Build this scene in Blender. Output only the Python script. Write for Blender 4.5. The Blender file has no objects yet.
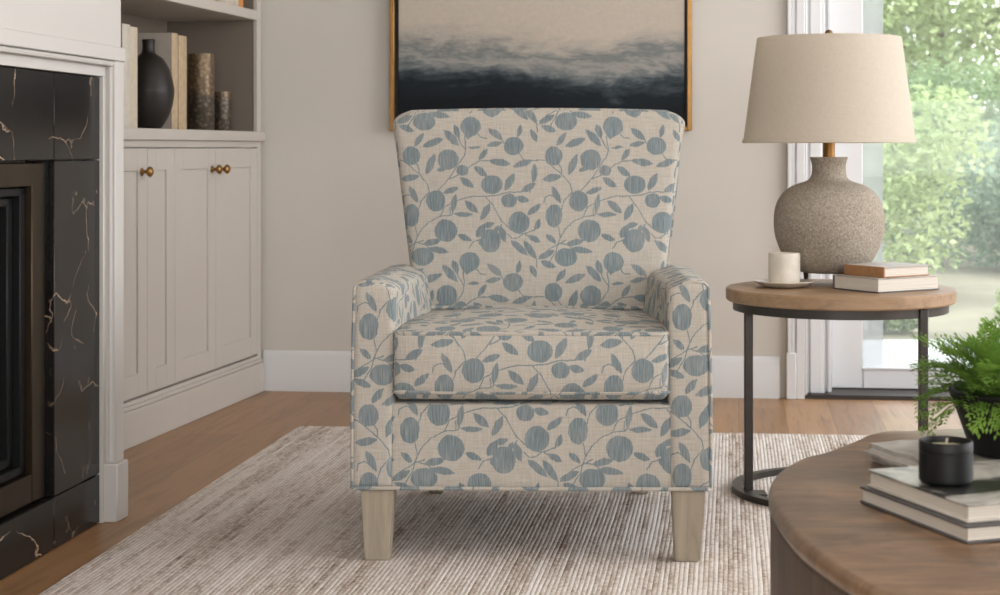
import bpy, bmesh, math, random
from math import sin, cos, pi, radians, atan2, sqrt, exp
from mathutils import Vector, Matrix, noise as mnoise
random.seed(7)
scene = bpy.context.scene
C = scene.collection

# ------------------------------------------------------------------ colour / material helpers
def lin(c):
    c = c / 255.0
    return c / 12.92 if c <= 0.04045 else ((c + 0.055) / 1.055) ** 2.4
def rgb(r, g, b): return (lin(r), lin(g), lin(b), 1.0)

class NT:
    def __init__(s, name):
        s.m = bpy.data.materials.new(name); s.m.use_nodes = True
        s.t = s.m.node_tree; s.b = s.t.nodes['Principled BSDF']; s.out = s.t.nodes['Material Output']
    def n(s, typ, **kw):
        nd = s.t.nodes.new(typ)
        for k, v in kw.items():
            if k.startswith('i_'):
                key = k[2:]; key = int(key) if key.isdigit() else key.replace('_', ' ')
                nd.inputs[key].default_value = v
            else: setattr(nd, k, v)
        return nd
    def l(s, a, b): s.t.links.new(a, b)
    def coord(s, which='Object', loc=(0,0,0), rot=(0,0,0), scale=(1,1,1)):
        tc = s.n('ShaderNodeTexCoord'); mp = s.n('ShaderNodeMapping')
        s.l(tc.outputs[which], mp.inputs['Vector'])
        mp.inputs['Location'].default_value = loc; mp.inputs['Rotation'].default_value = rot; mp.inputs['Scale'].default_value = scale
        return mp.outputs[0]
    def noise(s, vec, scale, detail=4, rough=.5, dist=0):
        nd = s.n('ShaderNodeTexNoise'); s.l(vec, nd.inputs['Vector'])
        nd.inputs['Scale'].default_value = scale; nd.inputs['Detail'].default_value = detail
        nd.inputs['Roughness'].default_value = rough; nd.inputs['Distortion'].default_value = dist
        return nd.outputs['Fac']
    def ramp(s, fac, stops, interp='LINEAR'):
        nd = s.n('ShaderNodeValToRGB'); s.l(fac, nd.inputs[0]); e = nd.color_ramp.elements; nd.color_ramp.interpolation = interp
        while len(e) < len(stops): e.new(.5)
        for i, (p, c) in enumerate(stops):
            e[i].position = p; e[i].color = c if len(c) == 4 else (*c, 1)
        return nd.outputs[0]
    def mix(s, fac, a, b, mode='MIX'):
        nd = s.n('ShaderNodeMix', data_type='RGBA', blend_type=mode)
        for sock, v in ((nd.inputs[0], fac), (nd.inputs[6], a), (nd.inputs[7], b)):
            if hasattr(v, 'links'): s.l(v, sock)
            else: sock.default_value = v
        return nd.outputs[2]
    def math(s, op, a, b=None, c=None, clamp=False):
        nd = s.n('ShaderNodeMath', operation=op, use_clamp=clamp)
        for i, v in enumerate((a, b, c)):
            if v is None: continue
            if hasattr(v, 'links'): s.l(v, nd.inputs[i])
            else: nd.inputs[i].default_value = v
        return nd.outputs[0]
    def bump(s, h, strength=.3, dist=.002):
        nd = s.n('ShaderNodeBump'); s.l(h, nd.inputs['Height'])
        nd.inputs['Strength'].default_value = strength; nd.inputs['Distance'].default_value = dist
        s.l(nd.outputs[0], s.b.inputs['Normal'])
    def set(s, color=None, rough=None, metal=None, spec=None):
        if color is not None:
            if hasattr(color, 'links'): s.l(color, s.b.inputs['Base Color'])
            else: s.b.inputs['Base Color'].default_value = color
        if rough is not None:
            if hasattr(rough, 'links'): s.l(rough, s.b.inputs['Roughness'])
            else: s.b.inputs['Roughness'].default_value = rough
        if metal is not None: s.b.inputs['Metallic'].default_value = metal
        if spec is not None: s.b.inputs['Specular IOR Level'].default_value = spec
        return s

def plain(name, col, rough=.5, metal=0, var=.04, scale=30, bump=0, spec=None):
    t = NT(name); v = t.coord()
    f = t.noise(v, scale, 4)
    lo = tuple(c * (1 - var) for c in col[:3]); hi = tuple(min(1, c * (1 + var)) for c in col[:3])
    t.set(t.ramp(f, [(.3, lo), (.7, hi)]), rough, metal, spec)
    if bump: t.bump(f, bump, .001)
    return t.m

M = {}
M['wall'] = plain('greige wall paint', rgb(202,198,191), .8, var=.02, scale=3, spec=.2)
M['ceiling'] = plain('ceiling white', rgb(235,232,228), .9, var=.01)
M['trim'] = plain('white trim paint', rgb(212,213,215), .45, var=.01, scale=4)
M['surround'] = plain('warm white surround paint', rgb(196,193,189), .45, var=.012, scale=5)
M['cabinet'] = plain('greige cabinet paint', rgb(188,182,175), .5, var=.015, scale=5)
M['niche'] = plain('shaded niche paint', rgb(118,109,98), .6, var=.015, scale=5)  # shade of the recess put into the colour, darker than the cabinet paint
M['brass'] = plain('aged brass', rgb(150,116,68), .32, 1, var=.12, scale=60)
M['neckbrass'] = plain('antique brass lamp neck', rgb(140,102,58), .42, .9, var=.12, scale=60)
M['bronze'] = plain('bronze metal', rgb(70,60,48), .42, 1, var=.1, scale=20)
M['blackmetal'] = plain('black firebox metal', rgb(9,10,11), .5, .1, var=.08, spec=.3)
M['darkmetal'] = plain('gunmetal', rgb(62,58,55), .4, .6, var=.1, scale=40)
M['threshold'] = plain('dark bronze threshold', rgb(58,52,48), .45, .5)
M['vase'] = plain('matte black ceramic', rgb(33,29,26), .42, 0, var=.25, scale=18, bump=.1, spec=.35)
M['pot'] = plain('matt black pot', rgb(17,17,17), .5, var=.1, scale=50, spec=.3)
M['tin'] = plain('black candle tin', rgb(11,12,13), .5, .0, var=.08, spec=.3)
M['wax'] = plain('pale candle wax', rgb(196,196,160), .5)
M['soil'] = plain('potting soil', rgb(60,46,34), .95, var=.5, scale=120, bump=.6)
M['gold'] = plain('gold frame', rgb(160,120,70), .4, .7, var=.12, scale=25)
M['black'] = plain('black canvas edge', rgb(20,21,23), .6)
M['cream_cloth'] = plain('cream book cloth', rgb(192,181,163), .75, var=.08, scale=60)
M['tan_cloth'] = plain('tan book cloth', rgb(180,159,130), .75, var=.12, scale=50)
M['white_cloth'] = plain('chalk book cloth', rgb(192,186,176), .7, var=.08, scale=40)
M['grey_cloth'] = plain('stone grey book cloth', rgb(178,170,160), .75, var=.05, scale=35)
M['orange_cloth'] = plain('orange book cloth', rgb(205,140,72), .7)
M['brown_cloth'] = plain('brown leather book cover', rgb(150,108,70), .55, var=.15, scale=50)
M['charcoal'] = plain('charcoal book cover', rgb(84,82,82), .5)
M['brick'] = plain('firebrick panel', rgb(74,56,48), .9, var=.3, scale=14)
M['finial'] = plain('bronze finial', rgb(120,98,70), .35, 1)

def mat_pages():
    t = NT('book page block'); v = t.coord('Object', scale=(1,1,700))
    f = t.noise(v, 1.5, 2); t.set(t.ramp(f, [(.3, rgb(178,170,158)), (.7, rgb(216,209,198))]), .85); t.bump(f, .2, .0005); return t.m
M['pages'] = mat_pages()

def mat_floor():
    t = NT('oak planks'); v = t.coord('Object', rot=(0,0,radians(-83.5)))
    br = t.n('ShaderNodeTexBrick', offset=.37, offset_frequency=2); t.l(v, br.inputs['Vector'])
    br.inputs['Scale'].default_value = 1; br.inputs['Brick Width'].default_value = 1.9; br.inputs['Row Height'].default_value = .15
    br.inputs['Mortar Size'].default_value = .0009; br.inputs['Mortar Smooth'].default_value = .3; br.inputs['Bias'].default_value = 0
    br.inputs['Color1'].default_value = rgb(167,127,87); br.inputs['Color2'].default_value = rgb(142,106,71); br.inputs['Mortar'].default_value = rgb(92,66,44)
    g = t.n('ShaderNodeMapping'); t.l(v, g.inputs['Vector']); g.inputs['Scale'].default_value = (1.2, 16, 1)
    f = t.noise(g.outputs[0], 2.2, 8, .6, 1.2)
    col = t.mix(.75, br.outputs['Color'], t.ramp(f, [(.28, (.55,.5,.46)), (.5, (.95,.95,.95)), (.75, (1.12,1.1,1.06))]), 'MULTIPLY')
    k = t.noise(g.outputs[0], .7, 3, .5, 2.5)
    col = t.mix(t.ramp(k, [(.66, (0,0,0)), (.74, (.7,.7,.7))]), col, rgb(104,76,52))
    t.set(col, .36, spec=.5); t.bump(t.math('ADD', t.math('MULTIPLY', br.outputs['Fac'], -1.0), t.math('MULTIPLY', f, .25)), .25, .002); return t.m
M['floor'] = mat_floor()

def mat_marble():
    t = NT('black veined marble'); v = t.coord('Object')
    n1 = t.n('ShaderNodeTexNoise'); t.l(v, n1.inputs['Vector']); n1.inputs['Scale'].default_value = 4.5; n1.inputs['Detail'].default_value = 6
    wv = t.n('ShaderNodeVectorMath', operation='MULTIPLY_ADD'); t.l(n1.outputs['Color'], wv.inputs[0]); wv.inputs[1].default_value = (.42,.42,.42); t.l(v, wv.inputs[2])
    vo = t.n('ShaderNodeTexVoronoi', feature='DISTANCE_TO_EDGE'); t.l(wv.outputs[0], vo.inputs['Vector']); vo.inputs['Scale'].default_value = 3.4
    vein = t.ramp(vo.outputs['Distance'], [(0, (1,1,1)), (.006, (.3,.3,.3)), (.015, (0,0,0))])
    br = t.ramp(t.noise(v, 7, 4), [(.46, (0,0,0)), (.62, (1,1,1))])
    vein = t.mix(1, vein, br, 'MULTIPLY')
    base = t.ramp(t.noise(v, 12, 6, .6), [(.3, rgb(15,14,14)), (.7, rgb(29,27,26))])
    sp = t.ramp(t.noise(v, 160, 2), [(.68, (0,0,0)), (.78, (.25,.25,.25))])
    col = t.mix(sp, base, rgb(110,100,92)); col = t.mix(vein, col, rgb(186,160,136))
    t.set(col, .2, spec=.26); return t.m
M['marble'] = mat_marble()

def mat_wood(name, c1, c2, rough=.5, axis='X', s=1.0, dark=None, bump=.15):
    t = NT(name); sc = {'X': (1.5,14,14), 'Y': (14,1.5,14), 'Z': (14,14,1.5), 'C': (3,8,8)}[axis]
    v = t.coord('Object', scale=tuple(a*s for a in sc)); f = t.noise(v, 3, 8, .62, .8)
    col = t.ramp(f, [(.28, c1), (.72, c2)])
    if dark is not None:
        w = t.coord('Object', scale=(2.5,4,3)); k = t.noise(w, 2.2, 6, .6, 1.0)
        col = t.mix(t.ramp(k, [(.46, (0,0,0)), (.66, (.75,.75,.75))]), col, dark)
    if axis == 'C':
        sc_ = t.noise(t.coord('Object', rot=(0,0,.5), scale=(9,60,9)), 2.0, 6, .7, .6)
        col = t.mix(.6, col, t.ramp(sc_, [(.3, (.62,.60,.58)), (.5, (.98,.98,.98)), (.7, (1.25,1.22,1.18))]), 'MULTIPLY')
    t.set(col, rough); t.bump(f, bump, .0015); return t.m
M['sidewood'] = mat_wood('oak side table wood', rgb(122,96,70), rgb(158,130,100), .5)
M['legwood'] = mat_wood('weathered grey beige leg wood', rgb(142,131,115), rgb(168,156,138), .6, 'Z', 1.4)
M['cofwood'] = mat_wood('weathered brown coffee table top wood', rgb(84,64,47), rgb(152,122,94), .3, 'C', .9, rgb(88,76,64), .6)
M['drumwood'] = mat_wood('dark drum base wood', rgb(60,46,35), rgb(98,77,59), .5, 'Z', .8, rgb(62,50,41), .4)

def mat_rug():
    t = NT('woven wool rug'); v = t.coord('UV')
    def st(su, sv, sc, det=3, ro=.5):
        mp = t.n('ShaderNodeMapping'); t.l(v, mp.inputs['Vector']); mp.inputs['Scale'].default_value = (su, sv, 1)
        return t.noise(mp.outputs[0], sc, det, ro)
    sx = t.n('ShaderNodeSeparateXYZ'); t.l(v, sx.inputs[0])
    TH_ = .0098
    u = t.math('MULTIPLY_ADD', st(9, 2.2, 1.0, 2), .006, sx.outputs[0])
    cell = t.math('MULTIPLY', t.math('FLOOR', t.math('DIVIDE', u, TH_)), 7.31)
    def thread(fv, det=2, ro=.5):
        cb = t.n('ShaderNodeCombineXYZ'); t.l(cell, cb.inputs[0]); t.l(t.math('MULTIPLY', sx.outputs[1], fv), cb.inputs[1]); return t.noise(cb.outputs[0], 1.0, det, ro)
    a = thread(1.6); b = thread(11, 3, .6); c = st(130, 55, 1.0, 2, .6); d = st(16, .7, 1.0, 3, .55); e = st(1.4, 1.4, 1.0, 2)
    s1 = t.math('ADD', t.math('MULTIPLY', a, .40), t.math('MULTIPLY', b, .38))
    s1 = t.math('ADD', s1, t.math('MULTIPLY', c, .30)); s1 = t.math('ADD', s1, t.math('MULTIPLY', d, .34)); s1 = t.math('ADD', s1, t.math('MULTIPLY', e, .16))
    col = t.ramp(s1, [(.61, rgb(130,114,102)), (.70, rgb(184,170,158)), (.80, rgb(216,207,199)), (.96, rgb(232,226,221))])
    ribn = t.math('POWER', t.math('ABSOLUTE', t.math('SINE', t.math('MULTIPLY', u, pi/TH_))), .55)
    col = t.mix(t.math('MULTIPLY', t.math('SUBTRACT', 1, ribn), .34), col, rgb(112,97,87))
    t.set(col, .95, spec=.1); t.bump(t.math('ADD', t.math('MULTIPLY', ribn, .6), t.math('MULTIPLY', c, 1.0)), .5, .005); return t.m
M['rug'] = mat_rug()

def mat_stone():
    t = NT('pitted stoneware'); v = t.coord('Object')
    f = t.noise(v, 190, 4, .75); g = t.noise(v, 9, 3)
    vo = t.n('ShaderNodeTexVoronoi'); t.l(v, vo.inputs['Vector']); vo.inputs['Scale'].default_value = 130
    col = t.ramp(f, [(.32, rgb(98,89,78)), (.5, rgb(150,140,127)), (.68, rgb(188,179,166))])
    col = t.mix(.35, col, t.ramp(g, [(.3, rgb(130,119,105)), (.7, rgb(168,157,143))]))
    t.set(col, .8, spec=.25); t.bump(t.math('ADD', f, t.math('MULTIPLY', vo.outputs['Distance'], .7)), .6, .003); return t.m
M['stoneware'] = mat_stone()

def mat_shade():
    t = NT('linen lampshade'); v = t.coord('Object', scale=(1,1,1))
    a = t.noise(t.coord('Object', scale=(40,40,400)), 1.5, 2); b = t.noise(t.coord('Object', scale=(300,300,25)), 1.5, 2)
    col = t.ramp(t.math('MULTIPLY_ADD', a, .5, t.math('MULTIPLY', b, .5)), [(.3, rgb(213,205,191)), (.7, rgb(224,216,204))])
    t.set(col, .85, spec=.1)
    tr = t.n('ShaderNodeBsdfTranslucent'); t.l(col, tr.inputs['Color'])
    mx = t.n('ShaderNodeMixShader'); mx.inputs[0].default_value = .42
    t.l(t.b.outputs[0], mx.inputs[1]); t.l(tr.outputs[0], mx.inputs[2]); t.l(mx.outputs[0], t.out.inputs['Surface']); return t.m
M['shade'] = mat_shade()

def mat_ceramic():
    t = NT('speckled cream stoneware'); v = t.coord('Object')
    sp = t.ramp(t.noise(v, 260, 2), [(.68, (0,0,0)), (.75, (.5,.5,.5))]); b = t.ramp(t.noise(v, 22, 4), [(.3, rgb(196,188,174)), (.7, rgb(218,211,198))])
    t.set(t.mix(sp, b, rgb(150,132,108)), .32); return t.m
M['ceramic'] = mat_ceramic()

def mat_textured_bronze():
    t = NT('hammered bronze glass'); v = t.coord('Object')
    vo = t.n('ShaderNodeTexVoronoi'); t.l(v, vo.inputs['Vector']); vo.inputs['Scale'].default_value = 75
    col = t.ramp(vo.outputs['Distance'], [(.1, rgb(140,118,90)), (.6, rgb(98,82,63))])
    sx = t.n('ShaderNodeSeparateXYZ'); t.l(v, sx.inputs[0])
    f = t.math('ADD', t.math('MULTIPLY', sx.outputs[2], 4.2), t.math('MULTIPLY', t.noise(v, 20, 3), .35))
    col = t.mix(t.ramp(f, [(.62, (1,1,1)), (.74, (0,0,0))]), col, t.ramp(vo.outputs['Distance'], [(.1, rgb(112,103,90)), (.6, rgb(66,58,48))]))
    t.set(col, .42, .45); t.bump(vo.outputs['Distance'], .4, .002); return t.m
M['hammered'] = mat_textured_bronze()

def mat_painting():
    t = NT('abstract seascape canvas'); v = t.coord('Object')
    sx = t.n('ShaderNodeSeparateXYZ'); t.l(v, sx.inputs[0])
    st = t.coord('Object', scale=(1.4,1,3.2))
    n1 = t.noise(st, 3.2, 10, .66, .6); n2 = t.noise(st, 1.3, 5, .6); n3 = t.noise(t.coord('Object', scale=(3,1,14)), 4, 8, .7, .5)
    h = t.math('ADD', sx.outputs[2], t.math('MULTIPLY', t.math('SUBTRACT', n1, .5), .17))
    h = t.math('ADD', h, t.math('MULTIPLY', t.math('SUBTRACT', n2, .5), .16))
    h = t.math('ADD', h, t.math('MULTIPLY', t.math('SUBTRACT', n3, .5), .10))
    # a valley in the mist right of the middle
    dx = t.math('SUBTRACT', sx.outputs[0], .70); dip = t.math('MULTIPLY', t.math('EXPONENT', t.math('MULTIPLY', t.math('MULTIPLY', dx, dx), -16.0)), .055)
    h = t.math('ADD', h, dip)
    col = t.ramp(h, [(.10, rgb(17,22,27)), (.172, rgb(26,34,40)), (.205, rgb(58,68,74)), (.238, rgb(112,118,120)), (.268, rgb(156,154,149)), (.296, rgb(116,122,123)), (.335, rgb(172,166,157)), (.38, rgb(190,180,168)), (.8, rgb(194,183,170))])
    cl = t.noise(v, 60, 5, .7)
    col = t.mix(.16, col, t.ramp(cl, [(.3, (.35,.35,.35)), (.7, (1.0,1.0,1.0))]), 'MULTIPLY')
    t.set(col, .7, spec=.2); t.bump(cl, .25, .001); return t.m
M['painting'] = mat_painting()

def mat_grey_jacket():
    t = NT('pale grey flecked jacket'); v = t.coord('Object')
    n = t.noise(v, 30, 5, .65); t.set(t.ramp(n, [(.3, rgb(92,88,84)), (.4, rgb(160,155,148)), (.7, rgb(182,177,170))]), .5); return t.m
M['flecked'] = mat_grey_jacket()

def mat_tray():
    t = NT('rough pale grey stone'); v = t.coord('Object'); n = t.noise(v, 22, 7, .65); m = t.noise(v, 90, 3)
    t.set(t.ramp(n, [(.3, rgb(146,141,134)), (.7, rgb(190,186,180))]), .85); t.bump(t.math('ADD', n, t.math('MULTIPLY', m, .3)), .5, .006); return t.m
M['tray'] = mat_tray()

def mat_glass(name='clear glass', a=.06):
    t = NT(name); tr = t.n('ShaderNodeBsdfTransparent'); gl = t.n('ShaderNodeBsdfGlossy'); gl.inputs['Roughness'].default_value = .02
    mx = t.n('ShaderNodeMixShader'); mx.inputs[0].default_value = a
    t.l(tr.outputs[0], mx.inputs[1]); t.l(gl.outputs[0], mx.inputs[2]); t.l(mx.outputs[0], t.out.inputs['Surface']); return t.m
M['glass'] = mat_glass('clear door glass', .008)
M['fireglass'] = mat_glass('fireplace glass', .08)

def mat_sheer(name, cover, col):
    t = NT(name); tr = t.n('ShaderNodeBsdfTransparent'); d = t.n('ShaderNodeBsdfDiffuse'); d.inputs[0].default_value = col
    tl = t.n('ShaderNodeBsdfTranslucent'); tl.inputs[0].default_value = col
    m1 = t.n('ShaderNodeMixShader'); m1.inputs[0].default_value = .6; t.l(d.outputs[0], m1.inputs[1]); t.l(tl.outputs[0], m1.inputs[2])
    mx = t.n('ShaderNodeMixShader'); mx.inputs[0].default_value = cover
    t.l(tr.outputs[0], mx.inputs[1]); t.l(m1.outputs[0], mx.inputs[2]); t.l(mx.outputs[0], t.out.inputs['Surface']); return t.m
M['frost'] = mat_sheer('frosted glass strip', .5, rgb(182,184,184))
M['haze'] = mat_sheer('pale reflection haze', .06, rgb(225,230,226))  # pale see-through colour standing for reflection haze on the glass

def mat_leaf(name, c1, c2, sc=3.0, trans=.4):
    t = NT(name); v = t.coord('Object'); f = t.noise(v, sc, 3)
    col = t.ramp(f, [(.3, c1), (.7, c2)]); t.set(col, .55, spec=.25)
    tr = t.n('ShaderNodeBsdfTranslucent'); t.l(col, tr.inputs['Color']); mx = t.n('ShaderNodeMixShader'); mx.inputs[0].default_value = trans
    t.l(t.b.outputs[0], mx.inputs[1]); t.l(tr.outputs[0], mx.inputs[2]); t.l(mx.outputs[0], t.out.inputs['Surface']); return t.m
M['fern'] = mat_leaf('fern leaflets', rgb(88,128,50), rgb(142,178,82), 18, .4)
M['fernstem'] = plain('fern stem', rgb(92,112,56), .6)
M['leaf_pale'] = mat_leaf('pale spring leaves', rgb(146,164,112), rgb(196,206,158), 1.2)
M['leaf_mid'] = mat_leaf('mid green leaves', rgb(108,130,90), rgb(156,172,128), 1.0)
M['leaf_blue'] = mat_leaf('blue green leaves', rgb(106,128,106), rgb(156,172,146), 1.0)
M['bark'] = plain('bark', rgb(120,108,94), .9, var=.3, scale=12, bump=.5)
M['lawn'] = plain('dry lawn', rgb(122,116,96), .95, var=.3, scale=1.3)
M['patio'] = plain('pale concrete patio', rgb(205,203,198), .85, var=.04, scale=3)

# ------------------------------------------------------------------ the printed linen of the armchair
TW, TH = 8.90, 8.31               # one repeat of the print, in print units (1 unit = KU metres)
KU = 100 * 0.000398
def mat_fabric():
    t = NT('linen printed with blue fruit and leaves')
    tc = t.n('ShaderNodeTexCoord'); uv = tc.outputs['UV']
    nz = t.n('ShaderNodeTexNoise'); t.l(uv, nz.inputs['Vector']); nz.inputs['Scale'].default_value = 2.6; nz.inputs['Detail'].default_value = 3
    wp = t.n('ShaderNodeVectorMath', operation='MULTIPLY_ADD'); t.l(nz.outputs['Color'], wp.inputs[0]); wp.inputs[1].default_value = (.16,.16,0); t.l(uv, wp.inputs[2])
    of = t.n('ShaderNodeVectorMath', operation='ADD'); t.l(wp.outputs[0], of.inputs[0]); of.inputs[1].default_value = (-.08,-.08,0)
    wr = t.n('ShaderNodeVectorMath', operation='WRAP'); t.l(of.outputs[0], wr.inputs[0]); wr.inputs[1].default_value = (TW,TH,1); wr.inputs[2].default_value = (0,0,-1)
    P0 = wr.outputs[0]; cur = [P0]; acc = [None]; cnt = [0]
    def join(val):
        if acc[0] is None: acc[0] = val
        else: acc[0] = t.math('MINIMUM', acc[0], val)
        cnt[0] += 1
        if cnt[0] % 8 == 0:            # evaluate the shapes in short runs, one after another
            nd = t.n('ShaderNodeVectorMath', operation='MULTIPLY_ADD'); t.l(acc[0], nd.inputs[0]); nd.inputs[1].default_value = (0,0,1e-7); t.l(P0, nd.inputs[2]); cur[0] = nd.outputs[0]
    def dup(x0, y0, x1, y1):
        for sx in (-TW, 0, TW):
            for sy in (-TH, 0, TH):
                if x0+sx < TW and x1+sx > 0 and y0+sy < TH and y1+sy > 0: yield sx, sy
    def mp(cx, cy, ang, sx, sy):
        m = t.n('ShaderNodeMapping', vector_type='TEXTURE'); t.l(cur[0], m.inputs[0])
        m.inputs[1].default_value = (cx, cy, 0); m.inputs[2].default_value = (0, 0, ang); m.inputs[3].default_value = (sx, sy, 1); return m.outputs[0]
    def vm(op, a, b=None):
        nd = t.n('ShaderNodeVectorMath', operation=op); t.l(a, nd.inputs[0])
        if b is not None: nd.inputs[1].default_value = b
        return nd.outputs['Value'] if op in ('LENGTH', 'DISTANCE') else nd.outputs[0]
    def ell(cx, cy, rx, ry):
        cx, cy, rx, ry = cx/100, cy/100, rx/100, ry/100
        for sx, sy in dup(cx-rx, cy-ry, cx+rx, cy+ry): join(vm('LENGTH', mp(cx+sx, cy+sy, 0, rx, ry)))
    def leaf(x1, y1, x2, y2, w):
        x1, y1, x2, y2, w = x1/100, y1/100, x2/100, y2/100, w/100
        h = sqrt((x2-x1)**2 + (y2-y1)**2) / 2; b = min(.98, w / h); R = (1 + b*b) / (2*b); a = (1 - b*b) / (2*b)
        cx, cy, an = (x1+x2)/2, (y1+y2)/2, atan2(y2-y1, x2-x1)
        for sx, sy in dup(min(x1,x2)-w, min(y1,y2)-w, max(x1,x2)+w, max(y1,y2)+w):
            join(vm('DISTANCE', vm('ABSOLUTE', mp(cx+sx, cy+sy, an, h*R, h*R)), (0, -a/R, 0)))
    def seg(x1, y1, x2, y2, w=.033):
        x1, y1, x2, y2 = x1/100, y1/100, x2/100, y2/100
        h = sqrt((x2-x1)**2 + (y2-y1)**2) / 2; cx, cy, an = (x1+x2)/2, (y1+y2)/2, atan2(y2-y1, x2-x1)
        for sx, sy in dup(min(x1,x2)-w, min(y1,y2)-w, max(x1,x2)+w, max(y1,y2)+w):
            join(vm('LENGTH', vm('MAXIMUM', vm('SUBTRACT', vm('ABSOLUTE', mp(cx+sx, cy+sy, an, w, w)), (h/w, 0, 0)), (0,0,0))))
    for e in [(212,110,70,55),(505,140,63,60),(775,262,62,56),(135,322,54,58),(365,346,65,64),(455,413,37,34),(640,500,68,57),(290,599,60,64),
              (137,689,51,70),(748,596,48,44),(810,731,66,66),(356,781,70,68),(635,842,64,72)]: ell(*e)
    for e in [(55,135,150,172,20),(150,262,213,180,18),(205,265,335,215,22),(335,160,432,262,24),(402,128,432,215,20),(490,272,570,268,10),
              (460,120,490,222,18),(545,120,490,215,20),(615,152,705,222,22),(605,260,705,238,16),(800,210,820,130,15),(228,440,282,310,24),(65,468,185,448,22),
              (122,507,178,614,20),(335,552,435,518,17),(440,458,525,515,22),(558,350,610,278,17),(620,352,755,372,22),(530,388,610,450,22),
              (722,535,780,428,24),(770,390,890,350,20),(908,372,900,490,19),(820,545,915,490,21),(395,674,415,554,17),(405,682,525,682,15),
              (470,599,558,674,22),(573,719,630,614,22),(862,684,945,617,20),(908,779,942,709,17),(88,804,150,857,17),(210,864,325,840,20),
              (240,889,375,911,20),(428,804,518,841,18),(548,822,596,750,26),(570,760,660,738,16),(660,800,680,745,14),(690,749,728,849,21),(760,839,865,929,22),
              (838,839,920,954,21),(865,809,945,849,17),(40,123,140,70,19),(880,989,920,1066,17),(290,412,360,398,14),(790,575,872,602,20),(600,880,560,830,16)]: leaf(*e)
    for pl in [[(250,550),(240,500),(190,440),(130,390),(80,350),(30,345)], [(185,436),(183,400),(165,370)],
               [(300,540),(370,465),(420,390),(468,320),(475,270),(465,200)], [(370,465),(440,440),(520,375),(560,354),(625,352)], [(475,285),(455,262),(428,212)],
               [(700,220),(712,245)], [(810,310),(835,345),(925,352)], [(540,175),(570,210),(605,215)], [(250,544),(200,600),(180,660)],
               [(165,755),(178,820),(150,905),(110,970)], [(178,820),(205,775),(250,728),(320,695),(390,686),(404,672)], [(320,695),(345,635),(430,597),(520,570),(600,570),(680,565),(730,545),(825,545)],
               [(600,570),(650,630),(700,718),(760,775),(830,800),(910,778)], [(740,800),(765,828),(800,825),(835,800)], [(705,740),(682,775),(668,792)],
               [(500,890),(525,850),(570,838)], [(172,855),(230,866),(252,890)], [(30,122),(32,175)], [(45,108),(85,78),(150,38),(215,8)], [(75,610),(80,578),(115,562),(150,580)],
               [(382,682),(380,640)], [(875,545),(900,480)], [(845,800),(875,815)]]:
        for a, b in zip(pl, pl[1:]): seg(*a, *b)
    mr = t.n('ShaderNodeMapRange'); t.l(acc[0], mr.inputs[0]); mr.inputs[1].default_value = 1.02; mr.inputs[2].default_value = .985
    mask = mr.outputs[0]
    def st(sx, sy, sc, det=2):
        m = t.n('ShaderNodeMapping'); t.l(uv, m.inputs[0]); m.inputs[3].default_value = (sx, sy, 1); return t.noise(m.outputs[0], sc, det, .6)
    warp_t = st(14, .9, 1.0); weft = st(.9, 13, 1.0); big = st(.35, .35, 1.0, 3)
    linen = t.ramp(t.math('MULTIPLY_ADD', warp_t, .5, t.math('MULTIPLY', weft, .5)), [(.28, rgb(163,156,146)), (.5, rgb(179,173,163)), (.72, rgb(193,187,178))])
    blue = t.ramp(warp_t, [(.3, rgb(104,116,121)), (.5, rgb(119,131,135)), (.72, rgb(141,150,152))])
    fade = t.math('MULTIPLY', mask, t.ramp(big, [(.30, (.80,.80,.80)), (.5, (.97,.97,.97))]))
    t.set(t.mix(fade, linen, blue), .9, spec=.12)
    t.b.inputs['Sheen Weight'].default_value = .06
    t.bump(t.math('ADD', st(26, 2, 1.0), st(2, 26, 1.0)), .25, .0012)
    return t.m
M['fabric'] = mat_fabric()
M['piping'] = plain('linen piping', rgb(186,176,160), .9, var=.12, scale=60)
M['dust'] = plain('dark dust cover', rgb(50,46,42), .9)

# ------------------------------------------------------------------ geometry helpers
def link(name, bm, mat, parent=None, loc=(0,0,0), rotz=0, smooth=40):
    me = bpy.data.meshes.new(name); bm.normal_update(); bm.to_mesh(me); bm.free()
    o = bpy.data.objects.new(name, me); C.objects.link(o)
    for m in (mat if isinstance(mat, (list, tuple)) else [mat]): me.materials.append(m)
    if smooth:
        for p in me.polygons: p.use_smooth = True
        try: me.set_sharp_from_angle(angle=radians(smooth))
        except Exception: pass
    o.location = loc; o.rotation_euler = (0,0,rotz)
    if parent: o.parent = parent
    return o
def tag(o, label=None, cat=None, group=None, kind=None):
    if label: o['label'] = label
    if cat: o['category'] = cat
    if group: o['group'] = group
    if kind: o['kind'] = kind
    return o
def thing(name, label, cat, loc=(0,0,0), rotz=0, group=None):
    o = bpy.data.objects.new(name, None); C.objects.link(o); o.location = loc; o.rotation_euler = (0,0,rotz); o.empty_display_size = .1
    return tag(o, label, cat, group)
def box(bm, x0, x1, y0, y1, z0, z1, bev=0, seg=2, mi=0):
    r = bmesh.ops.create_cube(bm, size=1); vs = r['verts']
    for v in vs: v.co = Vector((x0 + (v.co.x+.5)*(x1-x0), y0 + (v.co.y+.5)*(y1-y0), z0 + (v.co.z+.5)*(z1-z0)))
    fs = set(f for v in vs for f in v.link_faces)
    for f in fs: f.material_index = mi
    if bev:
        es = list(set(e for v in vs for e in v.link_edges))
        bmesh.ops.bevel(bm, geom=es, offset=bev, segments=seg, affect='EDGES', profile=.6)
    return bm
def mbox(*a, **k): return box(bmesh.new(), *a, **k)
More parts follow.
